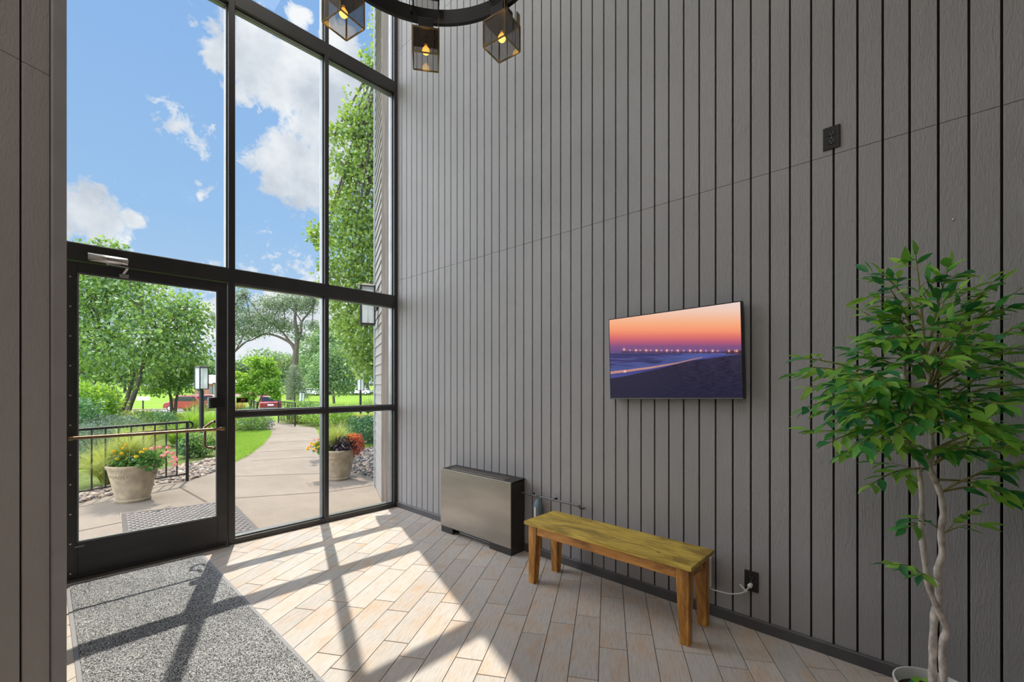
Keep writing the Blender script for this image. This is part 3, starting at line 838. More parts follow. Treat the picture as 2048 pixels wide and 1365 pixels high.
# --- artificial ficus tree in a white pot
pcx, pcy = 2.28, -.02
fic = thing('potted_ficus', (pcx, pcy, 0), 'green leafy artificial ficus tree with two thin trunks', 'plant')
fo_ = (pcx, pcy, 0)
b = MB(fo_); b.lathe([(0, .002), (.092, .002), (.096, .008), (.118, .160), (.121, .168), (.120, .172), (.115, .172), (.112, .165), (.108, .13), (0, .13)], (pcx, pcy, 0), 48)
b.build('pot', WHITEP, fic, smooth=True)['label'] = 'white round plastic pot'
b = MB(fo_); b.lathe([(0, .134), (.05, .138), (.108, .131), (.108, .12)], (pcx, pcy, 0), 24); b.build('soil', SOIL, fic)
BARK = M('birch_like_bark', (.66, .59, .53), .7, var=.42, vs=42, bs=60, bstr=.7, bdist=.004, stretch=(1, 1, .6))
TWIG = M('twig_green_brown', (.30, .26, .10), .7, var=.2, vs=30)
DF = 1.648


def FP(u, v, dd=0.0):
    p = AT(u, v, DF + dd)
    if p.x > XP - .035:
        k = (XP - .035) / p.x; p = EYE + (p - EYE) * k
    return p


trA = [(1862, 1395, 0), (1865, 1355, 0), (1866, 1300, 0), (1869, 1231, .005), (1878, 1190, .01), (1875, 1140, .01), (1884, 1112, .005), (1882, 1061, 0), (1886, 1030, -.01), (1882, 993, -.01), (1871, 963, -.01), (1860, 935, -.01), (1865, 906, 0), (1860, 850, .01), (1850, 806, .02), (1858, 758, .02), (1853, 725, .02), (1850, 700, .02)]
trB = [(1888, 1395, -.03), (1887, 1355, -.03), (1884, 1290, -.03), (1892, 1259, -.03), (1872, 1212, -.035), (1856, 1167, -.03), (1846, 1095, -.02), (1842, 1050, -.02), (1844, 1008, -.01), (1839, 944, 0), (1828, 888, .01), (1824, 842, .02), (1820, 786, .02), (1810, 750, .03), (1810, 700, .03)]
pa = [FP(*p) for p in trA]; pb_ = [FP(*p) for p in trB]
b = MB(fo_); sp = smoothpath(pa, 4); b.tube(sp, [(.0135 - .0075 * i / len(sp)) * (1 + .10 * math.sin(i * 1.7)) for i in range(len(sp))], 12); b.tube([FP(1871, 965, -.01), FP(1852, 925, -.03), FP(1845, 903, -.035)], [.010, .008, .0075], 10)
b.build('trunk', BARK, fic, smooth=True)
b = MB(fo_); sp2 = smoothpath(pb_, 4); b.tube(sp2, [(.0120 - .0072 * i / len(sp2)) * (1 + .12 * math.sin(i * 1.3 + 1)) for i in range(len(sp2))], 12)
b.build('trunk', BARK, fic, smooth=True)
tips = [  # branch: start pixel (u, v), tip pixel (u, v), depth offset of the tip
    ((1850, 700), (1832, 512), 0), ((1852, 712), (1897, 535), -.05), ((1845, 640), (1762, 545), .03), ((1855, 720), (1985, 565), -.08), ((1855, 730), (2046, 575), -.05), ((1850, 705), (1758, 600), -.1), ((1850, 720), (1728, 625), .05),
    ((1855, 740), (1740, 665), -.1), ((1850, 790), (1603, 715), .05), ((1850, 800), (1625, 735), -.15), ((1850, 800), (1618, 775), .1), ((1848, 812), (1612, 815), 0), ((1845, 815), (1650, 850), -.1), ((1840, 870), (1655, 795), .2),
    ((1858, 770), (1990, 620), -.1), ((1858, 770), (2060, 640), -.15), ((1858, 775), (2055, 690), 0), ((1860, 800), (2070, 720), -.2), ((1860, 820), (2080, 770), -.05), ((1862, 830), (2060, 800), -.22), ((1865, 900), (2080, 850), -.1),
    ((1866, 900), (2050, 890), -.25), ((1880, 985), (2060, 930), -.15), ((1880, 985), (2030, 985), -.05), ((1868, 930), (1985, 880), .02), ((1860, 850), (1950, 760), -.25), ((1850, 800), (1930, 650), -.3), ((1850, 760), (1800, 650), -.3),
    ((1828, 880), (1660, 885), -.15), ((1828, 885), (1690, 905), .05), ((1830, 900), (1755, 905), -.2), ((1842, 870), (1720, 830), -.3), ((1850, 830), (1760, 760), -.35), ((1845, 820), (1690, 760), -.3), ((1862, 940), (1742, 970), -.05), ((1835, 800), (1800, 870), -.3),
    ((1858, 770), (1890, 850), -.3), ((1862, 850), (1930, 850), -.3), ((1882, 1062), (1818, 1038), -.03), ((1850, 1050), (1812, 1058), -.02), ((1888, 1068), (1945, 1022), -.04), ((1890, 1066), (1965, 1048), -.04), ((1856, 1160), (1790, 1130), -.05), ((1858, 1165), (1842, 1150), -.07),
    ((1855, 700), (1890, 600), .05), ((1850, 760), (1700, 700), .15), ((1865, 910), (2000, 930), .02), ((1870, 960), (2045, 1000), -.1), ((1855, 745), (1960, 690), .05), ((1852, 730), (1800, 610), -.15), ((1855, 740), (1920, 580), .02),
        ((1852, 720), (1778, 575), -.2), ((1856, 745), (1950, 610), .04), ((1858, 770), (2020, 660), -.3), ((1858, 790), (2000, 735), -.3), ((1862, 850), (2010, 810), -.35), ((1868, 925), (2060, 905), .02), ((1845, 815), (1700, 850), .1),
        ((1828, 885), (1720, 890), -.3), ((1850, 800), (1660, 745), .12), ((1850, 800), (1690, 800), -.2), ((1862, 870), (1960, 870), -.35), ((1850, 760), (1770, 690), -.05), ((1868, 930), (1930, 900), -.2), ((1858, 770), (1900, 720), -.35)]
lv = {'O': [], 'X': [], 'N': [], 'S': []}
tw = MB(fo_)
rr = random.Random(5)


def add_leaf(p, d, s):
    lv['O'].append(p); lv['X'].append(d); n = Vector((rr.uniform(-.6, .6), rr.uniform(-.6, .6), 1)); n = n - d * n.dot(d); lv['N'].append(n.normalized()); lv['S'].append(s)


for bi, ((u0, v0), (u1, v1), dd) in enumerate(tips):
    small = v0 > 1040; tw = MB(fo_)
    a = FP(u0, v0, .01); e = FP(u1, v1, dd); L = (e - a).length
    pts = []
    for k in range(9):
        t = k / 8; p = a.lerp(e, t); p.z += math.sin(math.pi * t * .9) * L * (.10 if v1 > v0 - 60 else .05); pts.append(p)
    shift = e - pts[-1]; pts = [p + shift * (k / 8) ** 2 for k, p in enumerate(pts)]
    tw.tube(pts, [(.0042 if not small else .0022) * (1 - .8 * k / 8) + .0007 for k in range(9)], 6)
    side = 1
    k = .30 if not small else .35
    step = .024 / max(L, .05)
    while k < 1.0:
        i = k * 8; i0 = min(int(i), 7); p = pts[i0].lerp(pts[i0 + 1], i - i0); d = (pts[i0 + 1] - pts[i0]).normalized()
        s_ = d.cross(UP).normalized() * side
        if not small and rr.random() < .42 and L > .16 and k < .85:      # side twig with its own leaves
            tl = rr.uniform(.05, .13); dirn = (d * .7 + s_ * .8 + UP * rr.uniform(-.25, .35)).normalized(); q = [p, p + dirn * tl * .5, p + dirn * tl + Vector((0, 0, -.012))]
            if q[-1].x < XP - .02:
                tw.tube(q, [.0016, .0012, .0007], 5)
                for j in (0.35, .6, .8, 1.0):
                    pp_ = q[0].lerp(q[-1], j); sd_ = 1 if rr.random() < .5 else -1
                    add_leaf(pp_, (dirn * .9 + s_ * sd_ * .7 * (j < 1) + UP * rr.uniform(-.75, .05)).normalized(), rr.uniform(.054, .076))
        else:
            add_leaf(p, (d * .75 + s_ * .75 + UP * rr.uniform(-.75, .15)).normalized(), rr.uniform(.052, .078))
        side *= -1; k += step * rr.uniform(.7, 1.2)
    tw.build('branch', TWIG, fic, smooth=True)
    add_leaf(pts[-1], ((pts[-1] - pts[-2]).normalized() + UP * rr.uniform(-.5, .2)).normalized(), rr.uniform(.056, .072))
for k in range(9):                                                    # leaves lying on the soil
    a = k * .7; p = Vector((pcx + .07 * math.cos(a + 2), pcy + .07 * math.sin(a + 2), .150)); add_leaf(p, Vector((math.cos(a), math.sin(a), .3)).normalized(), .05)
FLV = [(0, 0, 0), (.18, .13, .03), (.18, 0, 0), (.18, -.13, .03), (.45, .21, .045), (.45, 0, -.005), (.45, -.21, .045), (.74, .13, .01), (.74, 0, -.035), (.74, -.13, .01), (1.02, 0, -.10)]
FLF = [(0, 2, 1), (0, 3, 2), (1, 2, 5, 4), (2, 3, 6, 5), (4, 5, 8, 7), (5, 6, 9, 8), (7, 8, 10), (8, 9, 10)]
O = np.array([tuple(p) for p in lv['O']]); X = np.array([tuple(p) for p in lv['X']]); N_ = np.array([tuple(p) for p in lv['N']]); Y_ = np.cross(N_, X); S_ = np.array(lv['S'])
over = O[:, 0] + X[:, 0] * S_ > XP - .012; X[over, 0] = -abs(X[over, 0]); X = unit(X); Y_ = unit(np.cross(N_, X)); N_ = np.cross(X, Y_)
m, nt = newmat('ficus_leaf'); a = nt.new('ShaderNodeAttribute'); a.attribute_name = 'tint'
colr = nt.ramp(a.outputs['Fac'], [(0, (.04, .24, .11)), (.3, (.095, .40, .08)), (.6, (.26, .58, .06)), (1, (.46, .78, .14))])
bs_ = nt.new('ShaderNodeBsdfPrincipled'); nt.l.new(colr, bs_.inputs['Base Color']); bs_.inputs['Roughness'].default_value = .34; bs_.inputs['Specular IOR Level'].default_value = .55
tr = nt.new('ShaderNodeBsdfTranslucent'); nt.l.new(colr, tr.inputs[0]); mx = nt.new('ShaderNodeMixShader'); mx.inputs[0].default_value = .3; nt.l.new(bs_.outputs[0], mx.inputs[1]); nt.l.new(tr.outputs[0], mx.inputs[2]); out(nt, mx.outputs[0])
instmesh('leaves', FLV, FLF, O - np.array(fo_)[None], X, Y_, N_, S_, m, fic, smooth=True)

# --- chandelier: hoop with eight boxed glass lanterns
cc_ = R * -.414 + F * 2.127; cc_ = Vector((cc_.x, cc_.y, 0)); ZR = 3.526
ch = thing('chandelier', (cc_.x, cc_.y, ZR), 'large black hoop chandelier carrying square glass and brass lanterns', 'chandelier')
b = MB(); b.lathe([(.628, 0), (.628, .088), (.604, .088), (.604, 0)], (0, 0, 0), 96, closed=True); b.build('hoop', BLACK, ch, smooth=True, bevel=.001)
base_ang = math.degrees(math.atan2((F * .603 + R * -.12).y, (F * .603 + R * -.12).x))
GLOW, ntg = newmat('glowing_bulb_glass')
lw_ = ntg.new('ShaderNodeLayerWeight'); lw_.inputs[0].default_value = .35
ec = ntg.ramp(lw_.outputs['Facing'], [(0, (1, .62, .12)), (.5, (.95, .45, .05)), (1, (.5, .28, .06))])
out(ntg, pbsdf(ntg, (.55, .38, .12), .12, .2, None, ec, 1.9))
FIL = M('hot_filament', (1, .8, .4), .5, emis=(1, .75, .3), estr=9)
proto = None
cam_ang = [101.0, 147.8, 54.9, 6.0, 193.0, 238.0, 283.0, 325.0]
for k in range(8):
    ang = math.radians(cam_ang[k]) + math.atan2(R.y, R.x); px_, py_ = .615 * math.cos(ang), .615 * math.sin(ang)
    ob = []
    if proto is None:
        hb = .0775; t = .0036
        fmb = MB()                                                     # brass cage below the hoop
        z0, z1 = -.236, -.086
        for sx in (-1, 1):
            for sy in (-1, 1): fmb.box(sx * hb - t, sx * hb + t, sy * hb - t, sy * hb + t, z0, z1)
        for z in (z0, z1):
            for s in (-1, 1): fmb.box(-hb, hb, s * hb - t, s * hb + t, z - t, z + t); fmb.box(s * hb - t, s * hb + t, -hb, hb, z - t, z + t)
        lan = fmb.build('lantern', BRASS, None, bevel=.0008, bseg=1)
        subs = []
        g = MB()
        for s in (-1, 1): g.box(-hb + t, hb - t, s * hb - .0015, s * hb + .0015, z0 + t, z1 - t); g.box(s * hb - .0015, s * hb + .0015, -hb + t, hb - t, z0 + t, z1 - t)
        subs.append(g.build('lantern_glass', SMOKE, lan))
        tp = MB(); tp.box(-hb - .003, hb + .003, -hb - .003, hb + .003, z1, z1 + .007); subs.append(tp.build('top_plate', M('dark_copper_plate', (.07, .045, .035), .35, .8, var=.5, vs=25), lan, bevel=.001))
        bk = MB(); bk.box(-.05, .05, -.045, .045, z1 + .007, -.002); subs.append(bk.build('bracket', BLACK, lan, bevel=.002))
        for s in (-1, 1): subs.append(MB().box(s * .062 - .016, s * .062 + .016, -hb, -hb + .004, z1 + .007, -.012).build('brass_fin', BRASS, lan))
        ug = MB()
        for s in (-1, 1): ug.box(-hb, hb, s * hb - .0015, s * hb + .0015, .090, .245); ug.box(s * hb - .0015, s * hb + .0015, -hb, hb, .090, .245)
        subs.append(ug.build('upper_glass', SMOKE, lan))
        uc = MB()
        for sx in (-1, 1):
            for sy in (-1, 1): uc.box(sx * hb - .003, sx * hb + .003, sy * hb - .003, sy * hb + .003, .088, .25)
        for z in (.089, .248):
            for s in (-1, 1): uc.box(-hb, hb, s * hb - .003, s * hb + .003, z - .003, z + .003); uc.box(s * hb - .003, s * hb + .003, -hb, hb, z - .003, z + .003)
        subs.append(uc.build('upper_frame', BLACK, lan))
        sk = MB(); sk.lathe([(0, z1 - .045), (.012, z1 - .045), (.013, z1 - .01), (.016, z1), (0, z1)], (0, 0, 0), 16); subs.append(sk.build('socket', BRASS, lan, smooth=True))
        bl = MB(); bl.lathe([(0, -.066)] + [(.0235 * math.sin(a), -.066 + .0235 * (1 - math.cos(a))) for a in [math.radians(q) for q in range(12, 150, 12)]] + [(.011, -.016), (0, -.014)], (0, 0, z0 + .066 + .045), 20)
        subs.append(bl.build('bulb', GLOW, lan, smooth=True))
        proto = (lan, subs)
        lan.parent = ch; lan.location = (px_, py_, 0); lan.rotation_euler = (0, 0, ang); top = lan
    else:
        lan = proto[0].copy(); COL.objects.link(lan); lan.parent = ch; lan.location = (px_, py_, 0); lan.rotation_euler = (0, 0, ang)
        for s_ in proto[1]:
            c = s_.copy(); COL.objects.link(c); c.parent = lan
for k in range(4):
    ang = math.radians(base_ang + 8 + 90 * k); p0 = Vector((.616 * math.cos(ang), .616 * math.sin(ang), .085)); p1 = Vector((.02 * math.cos(ang), .02 * math.sin(ang), HT - ZR - .06))
    b = MB(); n_ = 64; d = (p1 - p0); Ls = d.length / n_; dn = d.normalized(); e1 = dn.orthogonal().normalized(); e2 = dn.cross(e1)
    for j in range(n_):
        c = p0 + dn * (Ls * (j + .5)); s1 = e1 if j % 2 else e2
        b.tube([c + dn * (Ls * .68 * math.cos(a)) + s1 * (.011 * math.sin(a)) for a in [q * math.pi / 4 for q in range(9)]], .0028, 5, False)
    b.build('chain', BLACK, ch)
    bb = MB(); bb.lathe([(0, 0), (.008, 0), (.008, .02), (0, .02)], (.6 * math.cos(ang), .6 * math.sin(ang), .04), 8); bb.build('chain_bolt', BLACK, ch)
b = MB(); b.lathe([(0, HT - ZR - .08), (.03, HT - ZR - .08), (.07, HT - ZR - .02), (.07, HT - ZR - .001), (0, HT - ZR - .001)], (0, 0, 0), 24); b.build('canopy', BLACK, ch, smooth=True)

# ================================================================== outdoors
ZO = -.012
# terrain: one grid following the slope down to the street
gxs = np.concatenate([np.linspace(-30, 30, 61), np.linspace(35, 160, 26)]); gx = []; gy = []
ts = [0, 5, 10, 15, 19, 22, 25, 28, 31, 34, 37, 40, 43, 45, 47, 50, 55, 60, 66, 72, 80, 90, 100, 120, 140, 180, 260, 420]; ls = np.linspace(-1.25, .6, 60)
tv_ = []; tf_ = []
for i, t in enumerate(ts):
    for j, l in enumerate(ls):
        d_ = F * (t + 2.0) + R * (l * (t + 18)); z = gz(d_.x, d_.y) - .045; tv_.append((d_.x, d_.y, z))
for i in range(len(ts) - 1):
    for j in range(len(ls) - 1):
        k = i * len(ls) + j; tf_.append((k, k + 1, k + len(ls) + 1, k + len(ls)))
tv2 = [v for v in tv_]
me = bpy.data.meshes.new('lawn'); me.from_pydata(tv2, [], tf_)
# drop the cells that would lie under the building
import bmesh
bm = bmesh.new(); bm.from_mesh(me)
bmesh.ops.delete(bm, geom=[f for f in bm.faces if min(v.co.y for v in f.verts) < YF + .05 and max(v.co.y for v in f.verts) < YF + 4 and f.calc_center_median().y < YF + .3], context='FACES')
bm.to_mesh(me); bm.free(); me.materials.append(GRASS)
lawn = bpy.data.objects.new('lawn', me); COL.objects.link(lawn); struct(lawn, 'green lawn sloping down to the street')


def gpoly(name, pts, mat, z0=-.1, z1=ZO, kind='structure', lab=None, tris=False):
    o = MB().prism([(p[0], p[1], z0) for p in pts], (0, 0, z1 - z0)).build(name, mat)
    if kind: o['kind'] = kind
    if lab: o['label'] = lab
    return o


# concrete patio and path, with saw-cut joints
path = [(-1.5, YF + .005), (2.60, YF + .005), (3.02, 5.24)] + [G(u, v) for u, v in ((752, 957), (720, 947), (693, 940), (672, 925), (655, 900), (642, 875), (631, 856), (610, 852), (589, 849), (556, 845), (536, 840), (527, 836.5))]
path += [G(u, v) for u, v in ((521, 834.5), (517, 836), (514, 840), (518, 847), (530, 853), (541, 861.5), (541, 868), (536.7, 874.7), (523.5, 889), (510, 900), (495, 910), (468.6, 923.5), (431, 940.6), (375, 960), (315, 967.5), (226, 987.5), (155, 1004))] + [(-1.5, 6.3)]
gpoly('path', path, CONC, lab='warm concrete patio and curving garden path')
jb = MB()


def jline(p, q, w_=.012):
    p = Vector((*p, 0)); q = Vector((*q, 0)); d = (q - p).normalized(); n = Vector((-d.y, d.x, 0)) * w_; z = ZO + .0015
    jb.add([(p - n + Vector((0, 0, z))), (q - n + Vector((0, 0, z))), (q + n + Vector((0, 0, z))), (p + n + Vector((0, 0, z)))], [(0, 1, 2, 3)])


for (a, b_) in (((470, 995), (650, 983)), ((470, 952), (640, 946)), ((500, 921), (628, 913)), ((520, 903), (625, 898)), ((361, 974), (413, 1003)), ((155, 1061), (243, 1043)), ((652, 983), (745, 970)), ((536, 885), (636, 880)), ((541, 868), (628, 864)), ((431, 952), (470, 951))):
    jline(G(*a), G(*b_))
jo = jb.build('path_joints', CONCJ); struct(jo)

# outdoor rubber mat
om = thing('outdoor_mat', (.93, 5.15, ZO), 'brown ridged rubber mat on the concrete outside the door', 'mat')
RUB = M('ribbed_rubber', (.085, .072, .068), .5, var=.2, vs=30); RUBL = M('rubber_lug', (.14, .125, .125), .4, var=.3, vs=12)
cA, cB, cC, cD = Vector((.44, 4.50, 0)), Vector((1.345, 4.39, 0)), Vector((1.46, 5.70, 0)), Vector((.555, 5.91, 0))
mo = Vector((.93, 5.15, ZO))
b = MB(mo); b.prism([tuple(p + Vector((0, 0, ZO))) for p in (cA, cB, cC, cD)], (0, 0, .008)); b.build('base', RUB, om, bevel=.002)
b = MB(mo); nu, nv = 30, 26
for i in range(nu):
    for j in range(nv):
        u0, v0 = (i + .5) / nu, (j + .5 + (.0 if i % 2 else .0)) / nv
        u0 = .04 + u0 * .92; v0 = .03 + v0 * .94
        c = (cA * (1 - u0) + cB * u0) * (1 - v0) + (cD * (1 - u0) + cC * u0) * v0
        w_, h_ = (.011, .020) if (i + j) % 2 else (.012, .008)
        z = ZO + .008; b.hexa([(c.x - w_, c.y - h_, z), (c.x + w_, c.y - h_, z), (c.x + w_, c.y + h_, z), (c.x - w_, c.y + h_, z)], [(c.x - w_ * .6, c.y - h_ * .6, z + .005), (c.x + w_ * .6, c.y - h_ * .6, z + .005), (c.x + w_ * .6, c.y + h_ * .6, z + .005), (c.x - w_ * .6, c.y + h_ * .6, z + .005)])
o = b.build('ridges', RUBL, om); o['kind'] = 'stuff'

# --- building wing beyond the window, clad in clapboards
W0, W1 = Vector((2.625, 4.43, 0)), Vector((2.995, 5.235, 0)); WD = (W1 - W0).normalized(); WN = Vector((-WD.y, WD.x, 0))
wing = struct(MB().prism([(W0.x + .01, W0.y, -.05), (W1.x + .012, W1.y, -.05), (W1.x + .6, W1.y - .1, -.05), (2.78, 4.0, -.05), (2.62, 4.22, -.05)], (0, 0, 7.6)).build('wall_outside', SIDING), 'grey clapboard wing wall outside the window')
b = MB(); LAP = .118
for k in range(64):
    z = k * LAP
    for (zz, o1, o2) in ((0, 0, 0),):
        p0 = W0 + WN * .022; p1 = W0 + WN * .008; q0 = W1 + WN * .022 - WD * .03; q1 = W1 + WN * .008 - WD * .03
        b.hexa([(W0.x, W0.y, z), (W1.x, W1.y, z), (q0.x, q0.y, z), (p0.x, p0.y, z)], [(W0.x, W0.y, z + LAP), (W1.x, W1.y, z + LAP), (q1.x, q1.y, z + LAP), (p1.x, p1.y, z + LAP)])
b.build('clapboards', SIDING, wing)
b = MB(); p = W1 + WN * .035 - WD * .045; q = W1 + WN * .035 + WD * .012
b.prism([(p.x, p.y, -.05), (q.x, q.y, -.05), (W1.x + .04, W1.y - .0, -.05), (W1.x - WD.x * .045, W1.y - WD.y * .045, -.05)], (0, 0, 7.6)); b.build('corner_trim', WTRIM, wing)
b = MB(); b.prism([(2.56, YF + .01, -.05), (2.60, W0.y + .01, -.05), (2.64, W0.y, -.05), (2.66, YF + .01, -.05)], (0, 0, 7.6)); b.build('weathered_post', POSTM, wing)


# --- lantern used on the posts and on the wing wall
def lantern_parts(parent, z0, w_=.075, h=.44, sub=True):
    hb = w_; t = .008
    f = MB()
    for sx in (-1, 1):
        for sy in (-1, 1): f.box(sx * hb - t, sx * hb + t, sy * hb - t, sy * hb + t, z0, z0 + h)
    for z in (z0 + .006, z0 + h - .012):
        for s in (-1, 1): f.box(-hb, hb, s * hb - t, s * hb + t, z - .007, z + .007); f.box(s * hb - t, s * hb + t, -hb, hb, z - .007, z + .007)
    f.box(-hb, hb, -hb, hb, z0, z0 + .008)
    fo = f.build('frame', BLACK, parent, bevel=.001, bseg=1)
    c = MB(); c.hexa([(-hb - .012, -hb - .012, z0 + h - .01), (hb + .012, -hb - .012, z0 + h - .01), (hb + .012, hb + .012, z0 + h - .01), (-hb - .012, hb + .012, z0 + h - .01)],
                     [(-hb * .8, -hb * .8, z0 + h + .018), (hb * .8, -hb * .8, z0 + h + .018), (hb * .8, hb * .8, z0 + h + .018), (-hb * .8, hb * .8, z0 + h + .018)]); c.build('cap', BLACK, parent, bevel=.002)
    g = MB()
    for s in (-1, 1): g.box(-hb + t, hb - t, s * hb - .0015, s * hb + .0015, z0 + .012, z0 + h - .018); g.box(s * hb - .0015, s * hb + .0015, -hb + t, hb - t, z0 + .012, z0 + h - .018)
    g.build('glass', FROST, parent)
    bl = MB(); bl.lathe([(0, z0 + .008), (.012, z0 + .008), (.014, z0 + h * .36), (.0, z0 + h * .36)], (0, 0, 0), 12); so_ = bl.build('candle_socket', WHITEP, parent, smooth=True)
    bl = MB(); bl.lathe([(0, z0 + h * .36), (.018, z0 + h * .40), (.030, z0 + h * .47), (.026, z0 + h * .54), (0, z0 + h * .58)], (0, 0, 0), 14); bl.build('bulb', GLASSL, parent, smooth=True)


FROST, ntf = newmat('hazy_lantern_glass')
_t = ntf.new('ShaderNodeBsdfTransparent'); _d = ntf.new('ShaderNodeBsdfTranslucent'); _d.inputs[0].default_value = (.9, .93, .95, 1); _e = ntf.new('ShaderNodeBsdfDiffuse'); _e.inputs[0].default_value = (.8, .83, .85, 1)
_m = ntf.new('ShaderNodeMixShader'); _m.inputs[0].default_value = .5; ntf.l.new(_d.outputs[0], _m.inputs[1]); ntf.l.new(_e.outputs[0], _m.inputs[2])
_n = ntf.new('ShaderNodeMixShader'); _n.inputs[0].default_value = .42; ntf.l.new(_t.outputs[0], _n.inputs[1]); ntf.l.new(_m.outputs[0], _n.inputs[2]); out(ntf, _n.outputs[0])
wl_ = Vector((2.712, 4.95, 2.02))
wln = thing('wall_lantern', wl_, 'black square lantern with glass sides bracketed to the siding wall', 'lantern', rz=math.atan2(WD.y, WD.x))
lantern_parts(wln, 0.0, .078, .47)
b = MB(); a_ = Vector((0, 0, .235)); far = (W0 + WD * .55 - Vector((wl_.x, wl_.y, 0))); cang = math.atan2(WD.y, WD.x)
loc = lambda p: Vector((p.x * math.cos(-cang) - p.y * math.sin(-cang), p.x * math.sin(-cang) + p.y * math.cos(-cang), p.z))
wp = W0 + WD * .60 + WN * .02 - Vector((wl_.x, wl_.y, 0)); wp.z = .28; wpl = loc(wp)
b.tube([wpl, wpl + Vector((0, .05, 0)), Vector((0, -.082, .29))], .012, 8); b.box(wpl.x - .05, wpl.x + .05, wpl.y - .012, wpl.y + .01, .20, .38); b.build('bracket', BLACK, wln, bevel=.001)


def post_light(u, d, htot, lab, meter=False, tilt=0, grp='black lantern posts along the garden path'):
    g = ONG(u, d); t = thing('lantern_post', g, lab, 'lamp post', grp, rz=.35)
    zb = htot - .46
    b = MB(); b.tube([(0, 0, -.05), (0, 0, zb - .02)], .040, 14); b.tube([(0, 0, zb - .03), (0, 0, zb)], .028, 12); b.tube([(0, 0, zb - .16), (0, 0, zb - .14)], .044, 14); b.build('post', BLACK, t, smooth=True)
    lantern_parts(t, zb, .078, .44)
    if meter: MB().box(-.25, .25, -.05, .05, zb - .30, zb - .12).build('meter_box', BLACK, t, bevel=.01)
    t.rotation_euler[0] = tilt
    return t


post_light(403, 8.7, 1.66, 'nearest black lantern post, seen through the door glass')
post_light(721, 16, 1.53, 'black lantern post on the right, beside the far flower bed')
post_light(601, 20, 1.02, 'small tilted lantern post with a dark crossbar beyond the path end', True, .10)
post_light(432, 17.5, 1.36, 'lantern post half hidden behind the door latch stile')


# --- iron railing beside the patio
def railing(name, pts, h, lab, nb, bot=.10, scroll=False, rb=.0085, top=.016):
    o0 = Vector((pts[0][0], pts[0][1], ZO)); t = thing(name, o0, lab, 'railing')
    P = [Vector((p[0], p[1], ZO)) for p in pts]
    b = MB(o0); b.tube([p + UP * h for p in P], top, 8); b.build('top_rail', BLACK, t, smooth=True)
    b = MB(o0); b.tube([p + UP * (h - .085) for p in P], .009, 6); b.build('mid_rail', BLACK, t)
    b = MB(o0); b.tube([p + UP * bot for p in P], .011, 6); b.build('bottom_rail', BLACK, t)
    for p in (P[0], P[-1]):
        b = MB(o0); b.box(p.x - .016, p.x + .016, p.y - .016, p.y + .016, ZO, ZO + h + .004); b.build('post', BLACK, t)
    for i in range(len(P) - 1):
        n = nb
        for k in range(1, n):
            q = P[i].lerp(P[i + 1], k / n); b = MB(o0); b.tube([q + UP * bot, q + UP * (h - .005)], rb, 6); b.build('baluster', BLACK, t)
    if scroll:
        p = P[-1]; d = (P[-1] - P[-2]).normalized(); b = MB(o0)
        b.tube([p + UP * h] + [p + UP * (h - .045) + d * (.02 + .05 * math.sin(a)) + UP * (.045 * math.cos(a)) for a in [k * math.pi / 8 for k in range(9)]] + [p + UP * (h - .09)], .013, 8); b.build('scroll_end', BLACK, t, smooth=True)
    return t


railing('iron_railing', [(-.75, 6.62), (.28, 6.96), (1.36, 7.32)], .80, 'black iron railing with balusters behind the left flower pot', 9, scroll=True)
far1 = [G(504, 835.5), G(516, 849)]; far2 = [G(556, 845), G(590, 851)]
railing('iron_railing', [G(502, 838), G(515, 849)], .72, 'far black railing left of the path end', 7)
railing('iron_railing', [G(557, 845), G(572, 848), G(590, 852)], .72, 'far black railing right of the path end', 5)

# --- cast stone planters
def planter(c, lab, kind):
    t = thing('flower_planter', (c[0], c[1], ZO), lab, 'planter', 'round cast stone planters on the patio')
    o0 = Vector((c[0], c[1], ZO)); rt, rb_, h = .232, .150, .415
    b = MB(o0); cc = (c[0], c[1], ZO)
    b.lathe([(0, 0), (rb_, 0), (rb_ + .010, .012), (rb_ + .012, .028), (rb_ + .002, .036), (rb_ + .006, .05), (rt - .012, h - .06), (rt - .006, h - .045), (rt + .004, h - .03), (rt + .008, h - .008), (rt, h), (rt - .022, h), (rt - .03, h - .05), (rt - .04, h - .05)], cc, 56)
    b.build('pot', POTM, t, smooth=True)
    b = MB(o0)                                                       # raised scroll relief
    for s in (-1, 1):
        for j in range(3):
            for side in range(3):
                an0 = side * 2.094 + 3.9 + s * .14 * j; pts = []
                for k in range(14):
                    a = k * .48; r_ = .034 - k * .0022; z = h - .12 + r_ * math.sin(a) * 1.0; an = an0 + s * r_ * math.cos(a) / .21
                    rr_ = rb_ + .006 + (rt - rb_ - .018) * (z - .05) / (h - .11) + .002; pts.append((c[0] + rr_ * math.cos(an), c[1] + rr_ * math.sin(an), ZO + z))
                b.tube(pts, .0045, 6)
    b.build('scroll_relief', POTM, t, smooth=True)
    b = MB(o0); b.lathe([(0, h - .03), (.1, h - .028), (rt - .025, h - .045)], cc, 24); b.build('soil', SOIL, t)
    return t, o0, h


